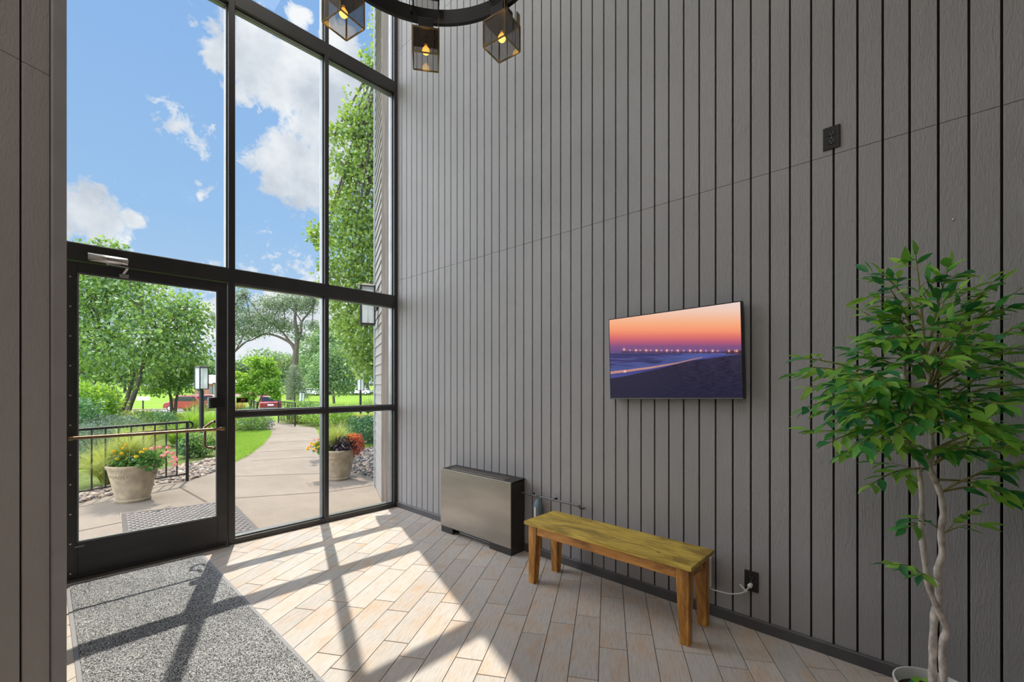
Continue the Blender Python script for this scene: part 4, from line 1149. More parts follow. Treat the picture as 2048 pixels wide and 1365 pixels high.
def blades(name, o0, c, n, L, spread, mat, parent, w_=.006, up=.55):
    """arching grass blades: each one a three-segment strip"""
    V = []; Fc = []; T = []
    for i in range(n):
        a = random.uniform(0, 6.283); l = L * random.uniform(.55, 1.1); s = spread * random.uniform(.25, 1.1); d = Vector((math.cos(a), math.sin(a), 0)); sd = Vector((-d.y, d.x, 0)) * w_ * .5
        p0 = Vector(c) + d * random.uniform(0, .04); pts = []
        for k in range(5):
            t = k / 4; pts.append(p0 + d * s * t ** 1.5 + UP * l * (t * 1.15 - up * s / L * t * t * 1.1))
        k0 = len(V)
        for k, p in enumerate(pts): wv_ = (1 - k / 4.3); V += [p - sd * wv_, p + sd * wv_]
        for k in range(4): Fc.append((k0 + 2 * k, k0 + 2 * k + 1, k0 + 2 * k + 3, k0 + 2 * k + 2))
        T += [random.random()] * 10
    me = bpy.data.meshes.new(name); me.from_pydata([tuple(p - Vector(o0)) for p in V], [], Fc); at = me.attributes.new('tint', 'FLOAT', 'POINT'); at.data.foreach_set('value', T)
    me.materials.append(mat); o = bpy.data.objects.new(name, me); COL.objects.link(o)
    if parent: o.parent = parent
    else: o.location = o0
    return o


PETV = [(0, 0, 0)] + [(math.cos(a) * (1 if k % 2 else .62), math.sin(a) * (1 if k % 2 else .62), .25) for k, a in enumerate([q * math.pi / 5 for q in range(10)])]
PETF = [(0, k + 1, (k + 1) % 10 + 1) for k in range(10)]


def flowerheads(name, spots, mat, parent, size=.011, n=26, r=.022):
    """each flower head is a part of its own: a dome of small petals"""
    for p in spots:
        pts, d = blobpts((0, 0, 0), (r, r, r * .7), n, .8); k = d[:, 2] > -.4; pts = pts[k]; d = d[k]
        Z = d; X = unit(np.cross(Z, randdirs(len(d)))); Y = np.cross(Z, X)
        o = instmesh(name, PETV, PETF, pts, X, Y, Z, np.full(len(d), size), mat, parent); o.location = p


GRS_P = leafmat('fountain_grass', (.20, .30, .05), (.46, .50, .16), .45, .05)
YEL = leafmat('yellow_petal', (.75, .42, .01), (.90, .66, .03), .3, .02); PNK = leafmat('pink_petal', (.75, .22, .30), (.90, .50, .52), .35, .02)
ORG = leafmat('orange_petal', (.75, .14, .03), (.90, .36, .10), .3, .02); PUR = leafmat('dark_purple_leaf', (.022, .010, .018), (.075, .028, .045), .15, .10)
RED = leafmat('copper_red_leaf', (.34, .05, .02), (.62, .17, .09), .35, .05); GLF = leafmat('bedding_leaf', (.045, .17, .03), (.14, .34, .05), .35, .06)
YLF = leafmat('lime_leaf', (.40, .52, .04), (.62, .68, .10), .45, .04)


def foliage(name, c, r, n, size, mat, parent, o0, asp=1.1, shell=.25):
    pts, d = blobpts(c, r, n, shell); pts = pts - np.array(o0)[None]
    return leaves(name, pts, size, mat, parent, d, asp, -.1)


pc = G(269, 1004.5, ZO); pc = (pc[0], pc[1] + .10)
t, o0, h = planter(pc, 'round cast stone planter with tall grass and pink and yellow flowers', 'a')
top = Vector((pc[0], pc[1], ZO + h))
blades('fountain_grass', o0, top + UP * -.03 - R * .04, 1200, .48, .44, GRS_P, t, .0065, .75)
blades('drooping_grass', o0, top + UP * -.02 - R * .20 + F * .05, 700, .30, .30, GRS_P, t, .006, 1.15)
foliage('bedding_leaves', tuple(top + UP * .05), (.20, .20, .09), 700, .045, GLF, t, o0)
foliage('trailing_leaves', tuple(top + R * .22 + UP * .05 - F * .05), (.15, .12, .10), 520, .035, GLF, t, o0)


def spot(o0, u, v, d): return AT(u, v, d) - Vector(o0)


dpl = F.x * pc[0] + F.y * pc[1]
flowerheads('yellow_flower', [spot(o0, u, v, dpl - dd) for u, v, dd in ((227, 904, .2), (234, 919, .22), (247, 897, .15), (283, 905, .2), (252, 890, .1), (272, 914, .24), (290, 899, .12), (243, 908, .2), (231, 912, .1))], YEL, t, .010, 26, .018)
flowerheads('pink_flower', [spot(o0, u, v, dpl - dd) for u, v, dd in ((318, 895, .12), (336, 896, .05), (345, 908, .1), (352, 921, .12), (304, 898, .14), (334, 906, .15), (326, 912, .2), (348, 916, .02), (342, 925, .15), (350, 930, .05))], PNK, t, .011, 26, .022)

pc2 = G(671, 963.5, ZO); pc2 = (pc2[0] + .10, pc2[1] + .13)
t, o0, h = planter(pc2, 'round cast stone planter with dark purple and red leaves right of mullion', 'b')
top = Vector((pc2[0], pc2[1], ZO + h)); dpl = F.x * pc2[0] + F.y * pc2[1]
blades('fountain_grass', o0, top + UP * -.03 - R * .02, 900, .46, .34, GRS_P, t, .0065, .75)
foliage('purple_leaves', tuple(top + R * .09 + UP * .07 - F * .04), (.15, .15, .12), 900, .040, PUR, t, o0)
foliage('red_leaves', tuple(top + R * .25 + UP * .06), (.09, .12, .14), 520, .036, RED, t, o0)
foliage('orange_leaves', tuple(top + R * .19 + UP * .15), (.08, .09, .06), 260, .030, ORG, t, o0)
foliage('bedding_leaves', tuple(top - R * .19 + UP * .02), (.13, .16, .10), 620, .036, GLF, t, o0)
flowerheads('yellow_flower', [spot(o0, u, v, dpl - dd) for u, v, dd in ((628, 890, .1), (619, 896, .12), (635, 887, .08), (628, 899, .15), (637, 895, .14), (622, 888, .02), (614, 899, .05))], YEL, t, .011, 26, .022)
flowerheads('coral_flower', [spot(o0, u, v, dpl - dd) for u, v, dd in ((628, 881, .05), (636, 879, .08), (620, 893, .2), (633, 902, .2))], PNK, t, .010, 22, .018)

# --- river stones in the beds
PEB = newmat('river_stone'); m, nt = PEB
a = nt.new('ShaderNodeAttribute'); a.attribute_name = 'tint'
out(nt, pbsdf(nt, nt.ramp(a.outputs['Fac'], [(0, (.035, .033, .036)), (.3, (.13, .105, .095)), (.55, (.27, .19, .14)), (.8, (.38, .28, .21)), (1, (.50, .43, .36))]), .7)); PEB = m
bm = bmesh.new(); bmesh.ops.create_icosphere(bm, subdivisions=1, radius=1); pbv = [tuple(v.co) for v in bm.verts]; pbf = [tuple(v.index for v in f.verts) for f in bm.faces]; bm.free()


def inpoly(x, y, P):
    c = False; j = len(P) - 1
    for i in range(len(P)):
        if (P[i][1] > y) != (P[j][1] > y) and x < (P[j][0] - P[i][0]) * (y - P[i][1]) / (P[j][1] - P[i][1]) + P[i][0]: c = not c
        j = i
    return c


def scatter(P, n):
    x0, x1 = min(p[0] for p in P), max(p[0] for p in P); y0, y1 = min(p[1] for p in P), max(p[1] for p in P); r_ = []
    while len(r_) < n:
        x, y = random.uniform(x0, x1), random.uniform(y0, y1)
        if inpoly(x, y, P): r_.append((x, y))
    return r_


def stones(P, n, lab, s0=.022, s1=.045):
    q = scatter(P, n); O = np.array([(x, y, ZO - .01 + random.uniform(0, .02)) for x, y in q]); Z = unit(np.array([(0, 0, 1.0)]) + RNG.normal(size=(n, 3)) * .25); X = unit(np.cross(Z, randdirs(n))); Y = np.cross(Z, X)
    s = s0 + (s1 - s0) * RNG.random(n); o = instmesh('river_stones', pbv, pbf, O, X, Y, Z, np.stack([s * 1.25, s * .9, s * .55], 1), PEB, None, smooth=True, stuff=True)
    return tag(o, lab, 'stones')


rbed = [(3.03, 5.26)] + [G(752, 957), G(720, 947), G(693, 940), G(682, 925), G(684, 905), G(720, 897), G(760, 893)] + [(5.2, 7.8), (4.6, 5.6)]
gpoly('garden_bed', rbed, MULCH, lab='mulch bed under the river stones')
stones(rbed, 2600, 'river stones in the bed between patio and wing wall')
lbed = [G(u, v) for u, v in ((431, 942), (375, 961), (315, 968), (226, 988), (155, 1005))] + [(-.9, 6.65), (-.9, 8.4)] + [G(u, v) for u, v in ((200, 935), (300, 925), (380, 917), (431, 912), (470, 905), (480, 912), (468, 924))]
gpoly('garden_bed', lbed, MULCH, lab='mulch bed behind the iron railing')
stones(lbed[:6] + [G(u, v) for u, v in ((155, 985), (240, 965), (330, 938), (431, 915))], 2200, 'river stones in the bed behind the iron railing')

# --- garden bed planting beyond
gpoly('garden_bed', [G(u, v) for u, v in ((155, 935), (300, 925), (431, 912), (466, 868), (505, 862), (541, 861), (530, 853), (516, 846), (500, 838), (430, 840), (155, 845))], MULCH, z1=ZO - .006, lab='planted garden bed left of the path')
gpoly('garden_bed', [G(u, v) for u, v in ((560, 845), (631, 855), (640, 858), (700, 855), (775, 850), (790, 832), (700, 833), (560, 836))], MULCH, z1=ZO - .006, lab='planted garden bed right of the path')


# grass blades on the nearby lawns
def lawnblades(P, n, lab):
    q = scatter(P, n); O = np.array([(x, y, -.045) for x, y in q]); X = unit(np.array([(0, 0, 1.0)]) + RNG.normal(size=(n, 3)) * .35); Z = unit(np.cross(X, randdirs(n))); Y = np.cross(Z, X); s = .06 + .05 * RNG.random(n)
    o = instmesh('lawn_grass', [(0, .09, 0), (0, -.09, 0), (1, 0, .15)], [(0, 1, 2)], O, X, Y, Z, s, BLADE, None, stuff=True); tag(o, lab, 'grass')


lawnblades([G(u, v) for u, v in ((468, 866), (500, 863), (541, 863), (541, 868), (536, 876), (523, 890), (495, 911), (468, 924), (462, 905))], 26000, 'bright green grass left of the path')
lawnblades([G(u, v) for u, v in ((640, 876), (655, 900), (672, 922), (684, 905), (720, 897), (775, 892), (790, 856), (700, 857), (640, 860))], 42000, 'bright green grass right of the path')
# street, kerb
road = [AT(u, 769, d) for u, d in ((-400, 41), (1100, 41), (1100, 47.5), (-400, 47.5))]
o = MB().prism([(p.x, p.y, gz(p.x, p.y) - .03) for p in road], (0, 0, .03)).build('road', ASPH); struct(o, 'grey street beyond the garden')
kb = [AT(u, 769, d) for u, d in ((-400, 47.5), (1100, 47.5), (1100, 48), (-400, 48))]
struct(MB().prism([(p.x, p.y, gz(p.x, p.y) - .03) for p in kb], (0, 0, .14)).build('kerb', CONC), 'kerb along the far side of the street')

# ------------------------------------------------------------------ shrubs and trees
LF = {
    'mid': leafmat('leaf_mid_green', (.018, .10, .055), (.32, .50, .09), .45, .06),
    'bright': leafmat('leaf_bright_green', (.10, .28, .025), (.38, .56, .08), .5, .05),
    'blue': leafmat('needle_blue_green', (.07, .14, .11), (.25, .33, .24), .3, .05),
    'dark': leafmat('leaf_dark_green', (.035, .13, .055), (.12, .28, .08), .35, .08),
    'grey': leafmat('leaf_grey_green', (.05, .10, .06), (.24, .32, .17), .5, .08),
    'maple': leafmat('leaf_maple', (.06, .17, .03), (.36, .50, .085), .42, .06),
    'yellow': leafmat('leaf_yellow_green', (.26, .34, .05), (.52, .54, .14), .45, .04),
    'hazy': leafmat('leaf_far_green', (.07, .17, .09), (.28, .42, .16), .45, .04),
    'rust': leafmat('rusty_grass', (.30, .22, .06), (.46, .36, .13), .4, .03)}
TRUNK = M('tree_bark', (.10, .08, .065), .85, var=.35, vs=10, stretch=(1, 1, .2), bs=30, bstr=.6, bdist=.01)


def shrub(u, d, w_, h, mat, lab, n=900, size=.05, name='garden_shrub', dep=None, zoff=0, asp=1.0, grp=None):
    g = ONG(u, d); t = thing(name, g, lab, 'shrub', grp)
    st = MB()
    for k in range(5):
        a = k * 1.26; st.tube([(0, 0, -.05), (math.cos(a) * w_ * .12, math.sin(a) * w_ * .12, h * .35), (math.cos(a) * w_ * .3, math.sin(a) * w_ * .3, h * .7)], [.012, .009, .004], 5)
    st.build('stem', TRUNK, t)
    pts, dd = blobpts((0, 0, h * .52), (w_ / 2, (dep or w_) / 2, h * .5), n, .35); pts[:, 2] = np.maximum(pts[:, 2], .01)
    leaves('foliage', pts, size, LF[mat], t, dd, asp, -.05)
    return t


def tuft(u, d, n, L, sp, mat, lab, w_=.012, name='ornamental_grass'):
    g = ONG(u, d); o = blades(name, tuple(g), tuple(g), n, L, sp, LF[mat], None, w_, .7); tag(o, lab, 'grass'); return o


def tree(u, d, trunk, blobs_, mat, lab, n, size, name='garden_tree', asp=.9, shell=.3, trad=.12, droop=-.3, cat='tree', limbs=True):
    """trunk: list of stems, each a list of (du, v, r) pixels from the base column; blobs: (u, v, depth offset, rw, rh)"""
    g = ONG(u, d); t = thing(name, g, lab, cat)
    for stem in trunk:
        pts = [Vector((0, 0, -.1))] if stem[0][2] is None else []
        P = [AT(uu, vv, d + dd) - g for (uu, vv, r_, dd) in stem]
        b = MB(); b.tube(smoothpath(P, 4), list(np.interp(np.linspace(0, 1, (len(P) - 1) * 4 + 1), np.linspace(0, 1, len(P)), [s[2] for s in stem])), 9); b.build('trunk', TRUNK, t, smooth=True)
    tips = [AT(s[-1][0], s[-1][1], d + s[-1][3]) - g for s in trunk]
    allp = []; alld = []; br = MB(); tot = sum(b_[3] * b_[4] for b_ in blobs_)
    for (uu, vv, dd, rw, rh) in blobs_:
        c = AT(uu, vv, d + dd) - g
        k = max(60, int(n * rw * rh / tot)); p, q = blobpts(tuple(c), (rw, rw, rh), k, shell); allp.append(p); alld.append(q)
        if limbs and tips:
            s = min(tips, key=lambda z: (z - c).length); mid = s.lerp(c, .5) + Vector((random.uniform(-.1, .1), random.uniform(-.1, .1), .1)) * rw * .6
            br.tube(smoothpath([s, mid, c], 3), list(np.linspace(trad * .45, trad * .15, 7)), 6)
            for q_ in range(4):
                a = Vector((random.uniform(-1, 1), random.uniform(-1, 1), random.uniform(-.4, .8))); br.tube([c, c + Vector((a.x * rw * .7, a.y * rw * .7, a.z * rh * .7))], [trad * .14, trad * .04], 5)
    if limbs and tips: o = br.build('branches', TRUNK, t)
    leaves('foliage', np.concatenate(allp), size, LF[mat], t, np.concatenate(alld), asp, droop)
    return t


# multi-stemmed tree on the left
tree(240, 15, [[(222, 848, .09, 0), (214, 812, .08, 0), (200, 785, .07, 0), (185, 750, .05, 0)], [(226, 846, .08, .3), (222, 800, .07, .3), (215, 770, .06, .3), (220, 720, .04, .3)],
               [(241, 848, .09, .1), (243, 822, .08, .1), (256, 792, .06, .1), (270, 740, .04, .1)], [(251, 848, .09, -.2), (258, 815, .09, -.2), (272, 780, .07, -.2), (285, 735, .05, -.2), (300, 690, .03, -.2)]],
     [(190, 600, 0, 1.5, 1.2), (250, 590, .5, 1.5, 1.1), (310, 620, 0, 1.3, 1.0), (360, 650, .2, 1.1, .85), (375, 615, 0, .7, .6), (340, 690, -.3, 1.3, .9), (280, 690, -.5, 1.4, 1.0), (210, 700, -.4, 1.4, 1.0), (160, 680, 0, 1.3, 1.2), (390, 640, 0, .45, .4), (385, 705, 0, .6, .45),
      (150, 560, .2, 1.2, 1.1), (210, 540, .6, 1.2, .9), (275, 550, .4, .9, .6), (240, 760, 0, 1.1, .45), (190, 750, .2, .9, .5), (110, 620, .3, 1.3, 1.6), (100, 740, 0, 1.0, 1.0), (150, 500, .3, .5, .35), (205, 492, .3, .45, .3), (240, 500, .3, .25, .3)],
     'mid', 'large multi-stemmed leafy tree seen through the door glass', 15000, .14, trad=.10, droop=-.5, shell=.2)
tree(348, 17, [[(344, 838, .06, 0), (342, 800, .05, 0), (338, 780, .03, 0)], [(350, 838, .06, .1), (352, 805, .05, .1), (356, 785, .03, .1)]],
     [(330, 760, 0, .8, .6), (365, 755, 0, .8, .6), (350, 730, .2, .9, .7), (385, 735, 0, .5, .6), (305, 770, .2, .6, .4)], 'mid', 'small twin-stemmed tree right of the multi-stemmed tree', 4200, .12, trad=.06)
shrub(178, 11.5, 1.35, 1.35, 'bright', 'bright yellow-green bush at the left side of the door glass', 4200, .085)
shrub(150, 9.6, 1.0, 1.0, 'dark', 'dark green bush below the bright bush, at the door hinge side', 2600, .06)
shrub(215, 9.8, 1.5, .62, 'blue', 'silvery blue spreading juniper in front of the tree trunks', 4200, .06, asp=.35, name='juniper')
shrub(186, 7.9, .85, .62, 'blue', 'blue-green conifer shrub behind the left end of the railing', 3600, .045, asp=.35, name='juniper')
shrub(345, 13.5, .8, .42, 'yellow', 'low yellow-green bush under the twin-stemmed tree', 900, .06)
shrub(278, 14, 1.0, .5, 'yellow', 'low golden bush left of the sign post', 1000, .06)
shrub(310, 13.2, 1.1, .5, 'mid', 'rounded green bush between the golden bushes', 1300, .06)
shrub(331, 12.4, .55, .5, 'dark', 'small dark green bush in the bed behind the railing', 800, .05)
shrub(376, 7.9, .36, .36, 'dark', 'dark low bush at the scrolled railing end', 900, .04)
shrub(398, 8.0, .55, .42, 'mid', 'green bush right of the railing end, below the lantern post', 1500, .045)
shrub(420, 9.6, .5, .35, 'yellow', 'yellow-flowering low plant beside the lantern post', 900, .04)
tuft(385, 11.3, 420, .85, .5, 'bright', 'tall green grass clump left of the lantern post', .014)
tuft(425, 10.8, 420, .85, .5, 'bright', 'tall green grass clump right of the lantern post', .014)
tuft(212, 5.75, 1300, .62, .50, 'yellow', 'pale feathery grass clump just behind the railing, left of the planter', .008)
tuft(262, 6.1, 1100, .74, .50, 'yellow', 'tall pale grass clump directly behind the left planter', .008)
tuft(300, 9.2, 520, .62, .6, 'yellow', 'pale arching grass behind the left planter', .012)
tuft(350, 9.4, 480, .60, .55, 'bright', 'green arching grass above the railing', .012)
tuft(240, 9.0, 420, .58, .55, 'bright', 'green arching grass between juniper and planter', .012)
tuft(215, 12.6, 160, .95, .12, 'rust', 'rust coloured feathery plume at the tree trunks', .018)
tuft(398, 14.2, 240, .95, .5, 'rust', 'reddish feathery grass near the parked red car', .014)
tuft(480, 17, 420, .9, .7, 'rust', 'orange tinted grass below the window sticker', .016)
shrub(480, 12.8, .7, .52, 'yellow', 'orange and yellow flowering plant behind the left lawn', 1500, .05)
shrub(500, 12.2, .9, .50, 'mid', 'leafy green plant behind the left lawn edge', 1800, .05)
shrub(522, 12.9, .75, .36, 'blue', 'grey-green low plant at the bend of the path', 1200, .045)
shrub(497, 14.6, .7, .55, 'dark', 'dark round bush by the far left railing', 1000, .05)
# right of the path
shrub(738, 9.6, 1.0, .62, 'dark', 'dark green rounded bush beside the wing wall', 4200, .045)
shrub(610, 15.2, 1.5, .7, 'mid', 'green leafy plants right of the path end', 2400, .07)
shrub(640, 14.2, 1.2, .55, 'bright', 'bright green plants behind the central mullion', 2000, .06)
shrub(672, 13.6, 1.0, .62, 'bright', 'tall light green plant behind the right planter', 1900, .06)
shrub(707, 14.0, .9, .36, 'yellow', 'yellow-green low plant left of the right lantern post', 1100, .05)
shrub(744, 13.6, .9, .42, 'yellow', 'yellow-green low plant right of the lantern post by the wall', 1100, .05)
shrub(728, 11.9, .5, .30, 'mid', 'small green plant in the rock bed below the right lantern post', 700, .04)
shrub(596, 14.9, .8, .22, 'yellow', 'yellow ground cover along the far right railing', 900, .04)
tuft(690, 18.5, 700, .75, 1.0, 'bright', 'tall green grass at the far edge of the right bed', .02)
tuft(740, 17.8, 600, .9, .8, 'mid', 'dense green grass near the wing wall corner', .02)
tuft(655, 18.8, 500, .7, .9, 'bright', 'green grass band behind the right bed', .02)
stn = ONG(716, 12.6); bm = bmesh.new(); bmesh.ops.create_icosphere(bm, subdivisions=3, radius=1)
for v in bm.verts: v.co = Vector((v.co.x * .30, v.co.y * .2, v.co.z * .11)) * (1 + .15 * math.sin(v.co.x * 5) * math.cos(v.co.y * 7))
me = bpy.data.meshes.new('garden_boulder'); bm.to_mesh(me); bm.free(); me.materials.append(PEB if False else CONC); o = bpy.data.objects.new('garden_boulder', me); COL.objects.link(o); o.location = stn; tag(o, 'pale flat boulder in the bed below the right lantern post', 'rock')

# tall maple behind the wing wall
tree(800, 10, [[(812, 900, .16, .3), (806, 700, .14, .3), (800, 450, .11, .2), (795, 200, .07, .1), (790, 60, .03, 0)]],
     [(752, 140, 0, .42, .5), (735, 250, 0, .62, .75), (700, 250, 0, .28, .3), (745, 350, .2, .75, .8), (690, 330, 0, .40, .42), (705, 430, 0, .62, .55), (650, 470, 0, .42, .30), (690, 400, .2, .4, .4), (735, 470, 0, .8, .6), (700, 520, -.2, .7, .45), (665, 555, 0, .35, .3),
      (745, 560, 0, .8, .55), (700, 600, .2, .70, .45), (740, 650, 0, .75, .6), (690, 650, .3, .42, .35), (745, 730, .3, .6, .45), (820, 300, .5, 1.0, 1.2), (830, 500, .5, 1.2, 1.2), (815, 660, .5, 1.1, 1.1), (770, 60, 0, .35, .5), (668, 270, .1, .25, .25), (640, 480, 0, .25, .15), (730, 700, .2, .6, .3)],
     'maple', 'tall light green maple rising beside the wing wall', 26000, .085, name='maple_tree', trad=.10, droop=-.2, shell=.15, asp=1.15)
# far trees
tree(582, 72, [[(580, 800, .60, 0), (583, 760, .50, 0), (590, 728, .46, 0), (592, 702, .42, 0)], [(592, 705, .36, 0), (583, 688, .28, 0), (566, 678, .20, 0), (548, 671, .16, 0), (527, 669, .12, .5), (505, 680, .10, 1), (488, 686, .08, 1), (470, 704, .06, 1)], [(592, 704, .38, 0), (595, 670, .30, 0), (590, 640, .24, 0), (592, 612, .16, 0), (584, 596, .1, 0)], [(592, 690, .30, 0), (602, 665, .22, 0), (603, 645, .18, 0), (620, 622, .12, 0), (630, 600, .08, 0)],
               [(583, 688, .2, 0), (556, 655, .16, 0), (530, 640, .12, 0), (505, 610, .08, 0), (488, 588, .05, 0)], [(603, 645, .12, 0), (590, 625, .1, 0), (566, 606, .07, 0)]],
     [(500, 640, 0, 3.4, 2.0), (470, 612, 0, 2.0, 1.6), (486, 590, 0, 1.2, 1.2), (540, 612, 0, 3.0, 1.8), (580, 603, 0, 2.8, 1.8), (612, 612, 0, 2.2, 1.8), (545, 645, 0, 3.4, 1.6), (455, 650, 0, 2.8, 1.8), (428, 640, 0, 1.3, 1.2), (570, 655, 0, 2.4, 1.2), (625, 652, 0, 2.0, .9), (490, 668, 0, 2.6, 1.0), (455, 685, 0, 2.0, 1.0), (625, 596, 0, 1.4, 1.2), (600, 675, 0, 1.6, .9), (520, 665, 0, 2.0, .8)],
     'grey', 'big old open-crowned tree with leaning trunk in the distance', 13000, .34, trad=.30, shell=.05, asp=.7, droop=0)
tree(508, 26, [[(506, 836, .05, 0), (500, 812, .04, 0), (492, 785, .03, 0)], [(507, 836, .05, .1), (508, 800, .04, .1), (505, 765, .03, .1)], [(508, 836, .05, .1), (518, 805, .04, .1), (530, 780, .03, .1)]],
     [(496, 762, 0, .60, .36), (524, 745, .2, .62, .36), (512, 724, 0, .55, .30), (545, 768, 0, .50, .32), (478, 776, 0, .70, .26), (520, 778, 0, .62, .30), (538, 728, 0, .42, .30), (552, 790, .2, .34, .28), (495, 795, 0, .45, .2), (474, 752, 0, .5, .2), (545, 748, .3, .45, .3)], 'bright', 'small bright green tree left of the red SUV', 6500, .15, trad=.05, shell=.1, asp=1.1)
tree(668, 58, [[(668, 808, .17, 0), (666, 780, .14, 0)]], [(655, 740, 0, 2.6, 2.4), (680, 750, 0, 2.4, 2.4), (640, 760, 0, 1.8, 1.6), (665, 715, 0, 1.9, 1.7), (690, 770, 0, 1.6, 1.2)], 'hazy', 'round lawn tree with a short trunk behind the mullion', 6500, .34, trad=.16)
tree(588, 61, [[(589, 803, .12, 0), (589, 740, .08, 0)]], [(589, 745, 0, 1.0, 1.1), (589, 762, 0, 1.5, 1.0), (590, 778, 0, 1.9, .9), (600, 790, 0, 1.6, .6)], 'grey', 'thin grey conifer in front of the old tree', 3000, .30, asp=.3, trad=.1, name='conifer_tree')
far = [(420, 748, 5.2, 3.5, 95), (455, 752, 6, 3.5, 98), (500, 760, 7, 4.5, 100), (550, 745, 7, 5, 102), (632, 715, 6, 6.5, 99), (600, 745, 6, 5.5, 104), (690, 700, 7, 7.5, 101), (735, 712, 6.5, 7.5, 97), (770, 700, 8, 8, 103), (340, 735, 12, 5.5, 110), (250, 740, 12, 5.5, 112), (170, 740, 12, 6, 108), (100, 735, 12, 6, 110), (660, 745, 6, 4.5, 96), (820, 700, 9, 9, 104)]
fl_ = ['far tree above the brick building roofline', 'low far tree at the left edge of the sidelight', 'far tree behind the small bright tree', 'far tree behind the red SUV', 'far tree just left of the central mullion', 'far tree behind the grey conifer', 'tall far tree behind the round lawn tree', 'tall far tree behind the right lantern post', 'far tree by the wing wall edge', 'far treetop behind the twin-stemmed tree', 'far treetop behind the sign', 'far treetop behind the multi-stemmed tree', 'far treetop at the hinge side of the door', 'low far tree behind the round lawn tree', 'far tree hidden behind the wing wall']
for (u, v, rw, rh, d), lb in zip(far, fl_):
    c = AT(u, v, d); g = ONG(u, d); hc = c.z - g.z
    t = thing('distant_tree', g, lb, 'tree', 'distant trees along the horizon')
    b = MB(); b.tube([(0, 0, -.2), (0, 0, hc)], [.35, .15], 8); b.build('trunk', TRUNK, t)
    P = []; D_ = []
    for k in range(7):
        q = Vector((random.uniform(-.6, .6) * rw, random.uniform(-.5, .5) * rw, random.uniform(-.55, .55) * rh + hc)); p, dd = blobpts(tuple(q), (rw * .55, rw * .55, rh * .5), 420, .4); P.append(p); D_.append(dd)
    P = np.concatenate(P); P[:, 2] = np.maximum(P[:, 2], .2); leaves('foliage', P, .62, LF['hazy'], t, np.concatenate(D_), 1.0, -.2)


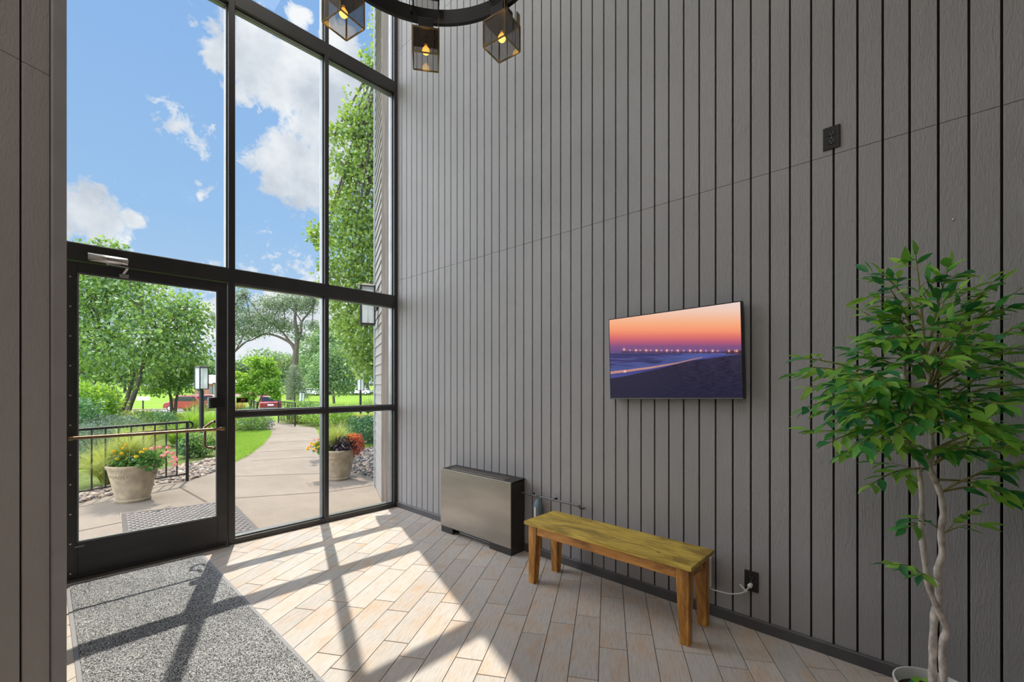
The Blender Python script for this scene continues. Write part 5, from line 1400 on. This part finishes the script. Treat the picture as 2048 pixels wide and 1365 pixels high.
# ------------------------------------------------------------------ cars, sign, building
def car(g, rz, col, lab, suv=True, L=4.5, W_=1.84, H=1.66):
    t = thing('parked_car', g, lab, 'car', rz=rz)
    PA = M('car_paint_' + lab.split()[0], col, .28, .15, coat=.6, var=.03); GL = M('car_glass', (.03, .04, .05), .08, .2)
    if suv: prof = [(-L / 2, .35), (-L / 2, .98), (-L / 2 + .12, 1.05), (-L / 2 + .45, H - .08), (-L / 2 + .8, H), (.55, H - .02), (1.25, 1.08), (L / 2 - .15, .92), (L / 2, .72), (L / 2, .35)]
    else: prof = [(-L / 2, .30), (-L / 2, .86), (-L / 2 + .55, .96), (-L / 2 + 1.25, H - .03), (-.1, H), (.45, H - .04), (1.15, .98), (L / 2 - .2, .82), (L / 2, .62), (L / 2, .30)]
    b = MB(); b.prism([(x, -W_ / 2, z) for x, z in prof], (0, W_, 0)); b.build('body', PA, t, bevel=.09, bseg=3, smooth=True)
    b = MB(); zc = 1.08 if suv else .98
    gp = [(x, z) for x, z in prof if z > zc - .06 and -L / 2 + .05 < x < 1.4]
    gx0, gx1 = gp[0][0] + .25, gp[-1][0] - .15
    b.prism([(gx0, -W_ / 2 - .004, zc), (gx0 + .3, -W_ / 2 - .004, H - .14), (.45, -W_ / 2 - .004, H - .14), (gx1, -W_ / 2 - .004, zc)], (0, W_ + .008, 0)); b.build('side_window', GL, t)
    r0 = prof[2]; r1 = prof[3]; b = MB(); yy = W_ / 2 - .17
    b.hexa([(r0[0] + .06, -yy, r0[1] + .03), (r0[0] + .06, yy, r0[1] + .03), (r0[0] + .02, yy, r0[1] + .03), (r0[0] + .02, -yy, r0[1] + .03)], [(r1[0] + .04, -yy + .08, r1[1] - .03), (r1[0] + .04, yy - .08, r1[1] - .03), (r1[0] - .03, yy - .08, r1[1] - .03), (r1[0] - .03, -yy + .08, r1[1] - .03)]); b.build('rear_window', GL, t)
    for sx in (-1, 1):
        for sy in (-1, 1):
            b = MB(); b.lathe([(0, -.11), (.20, -.11), (.33, -.10), (.34, 0), (.33, .10), (.20, .11), (0, .11)], (sx * L * .31, sy * (W_ / 2 - .10), .34), 20, 'y'); wo_ = b.build('wheel', BLACKP, t, smooth=True)
            b = MB(); b.lathe([(0, -.02), (.19, -.015), (.20, 0), (.19, .015), (0, .02)], (sx * L * .31, sy * (W_ / 2 + .005), .34), 16, 'y'); b.build('hubcap', CHROME, wo_, smooth=True)
    for sy in (-1, 1):
        b = MB(); b.box(-L / 2 - .02, -L / 2 + .1, sy * (W_ / 2 - .15) - .12, sy * (W_ / 2 - .15) + .12, .80, .98); b.build('tail_light', M('tail_red', (.35, .01, .01), .2), t, bevel=.02)
    b = MB(); b.box(-L / 2 - .035, -L / 2 + .15, -W_ / 2 + .08, W_ / 2 - .08, .34, .56); b.build('bumper', M('bumper_grey', (.10, .10, .10), .5), t, bevel=.03)
    b = MB(); b.box(-L / 2 - .025, -L / 2 + .05, -.26, .26, .70, .84); b.build('number_plate', WHITEP, t, bevel=.01)
    return t


fa = math.atan2(F.y, F.x)
car(ONG(537, 44.5), math.atan2((ONG(537, 44.5)).y, (ONG(537, 44.5)).x) + .08, (.20, .010, .022), 'red SUV seen from behind at the end of the path')
car(ONG(380, 43.5), fa + 1.35, (.28, .010, .015), 'crimson parked car glimpsed below the trees through the door')
car(ONG(410, 46), fa + 1.1, (.26, .012, .014), 'scarlet parked car behind the nearest lantern post', suv=False, H=1.42)
car(ONG(623, 88), fa + 1.45, (.75, .77, .80), 'white car far across the lawn left of the mullion', suv=False, H=1.4)
car(ONG(722, 90), fa + 1.45, (.70, .72, .76), 'silver car far across the lawn right of the mullion', suv=False, H=1.4)
g = ONG(286, 40.5); sg = thing('street_sign', g, 'white rectangular sign on a dark post by the street', 'sign', rz=fa + .1)
MB().box(-.04, .04, -.04, .04, -.2, 1.35).build('post', BLACK, sg); MB().box(-.06, -.04, -.62, .50, 1.06, 1.42).build('panel', WHITEP, sg)
g = ONG(428, 82); bd = thing('brick_building', g, 'low brick building with pale roof beyond the street', 'building', rz=fa)
BRK = M('red_brick', (.33, .15, .10), .9, var=.3, vs=40); MB().box(0, 9, -7, 3.6, -.5, 2.3).build('wall', BRK, bd)
MB().prism([(-.5, -7.5, 2.3), (-.5, 4.1, 2.3), (4.5, 4.1, 3.9), (4.5, -7.5, 3.9)], (0, 0, .2)).build('roof', M('roof_shingle', (.42, .38, .36), .9), bd)
for y in (-5, -2.5, 0, 2.2): MB().box(-.05, .02, y, y + .9, .6, 1.7).build('window', M('far_glass', (.12, .14, .16), .2), bd)
MB().box(-.06, 0, -7, 3.6, -.5, .4).build('pale_base', M('pale_brick', (.5, .42, .36), .9), bd)
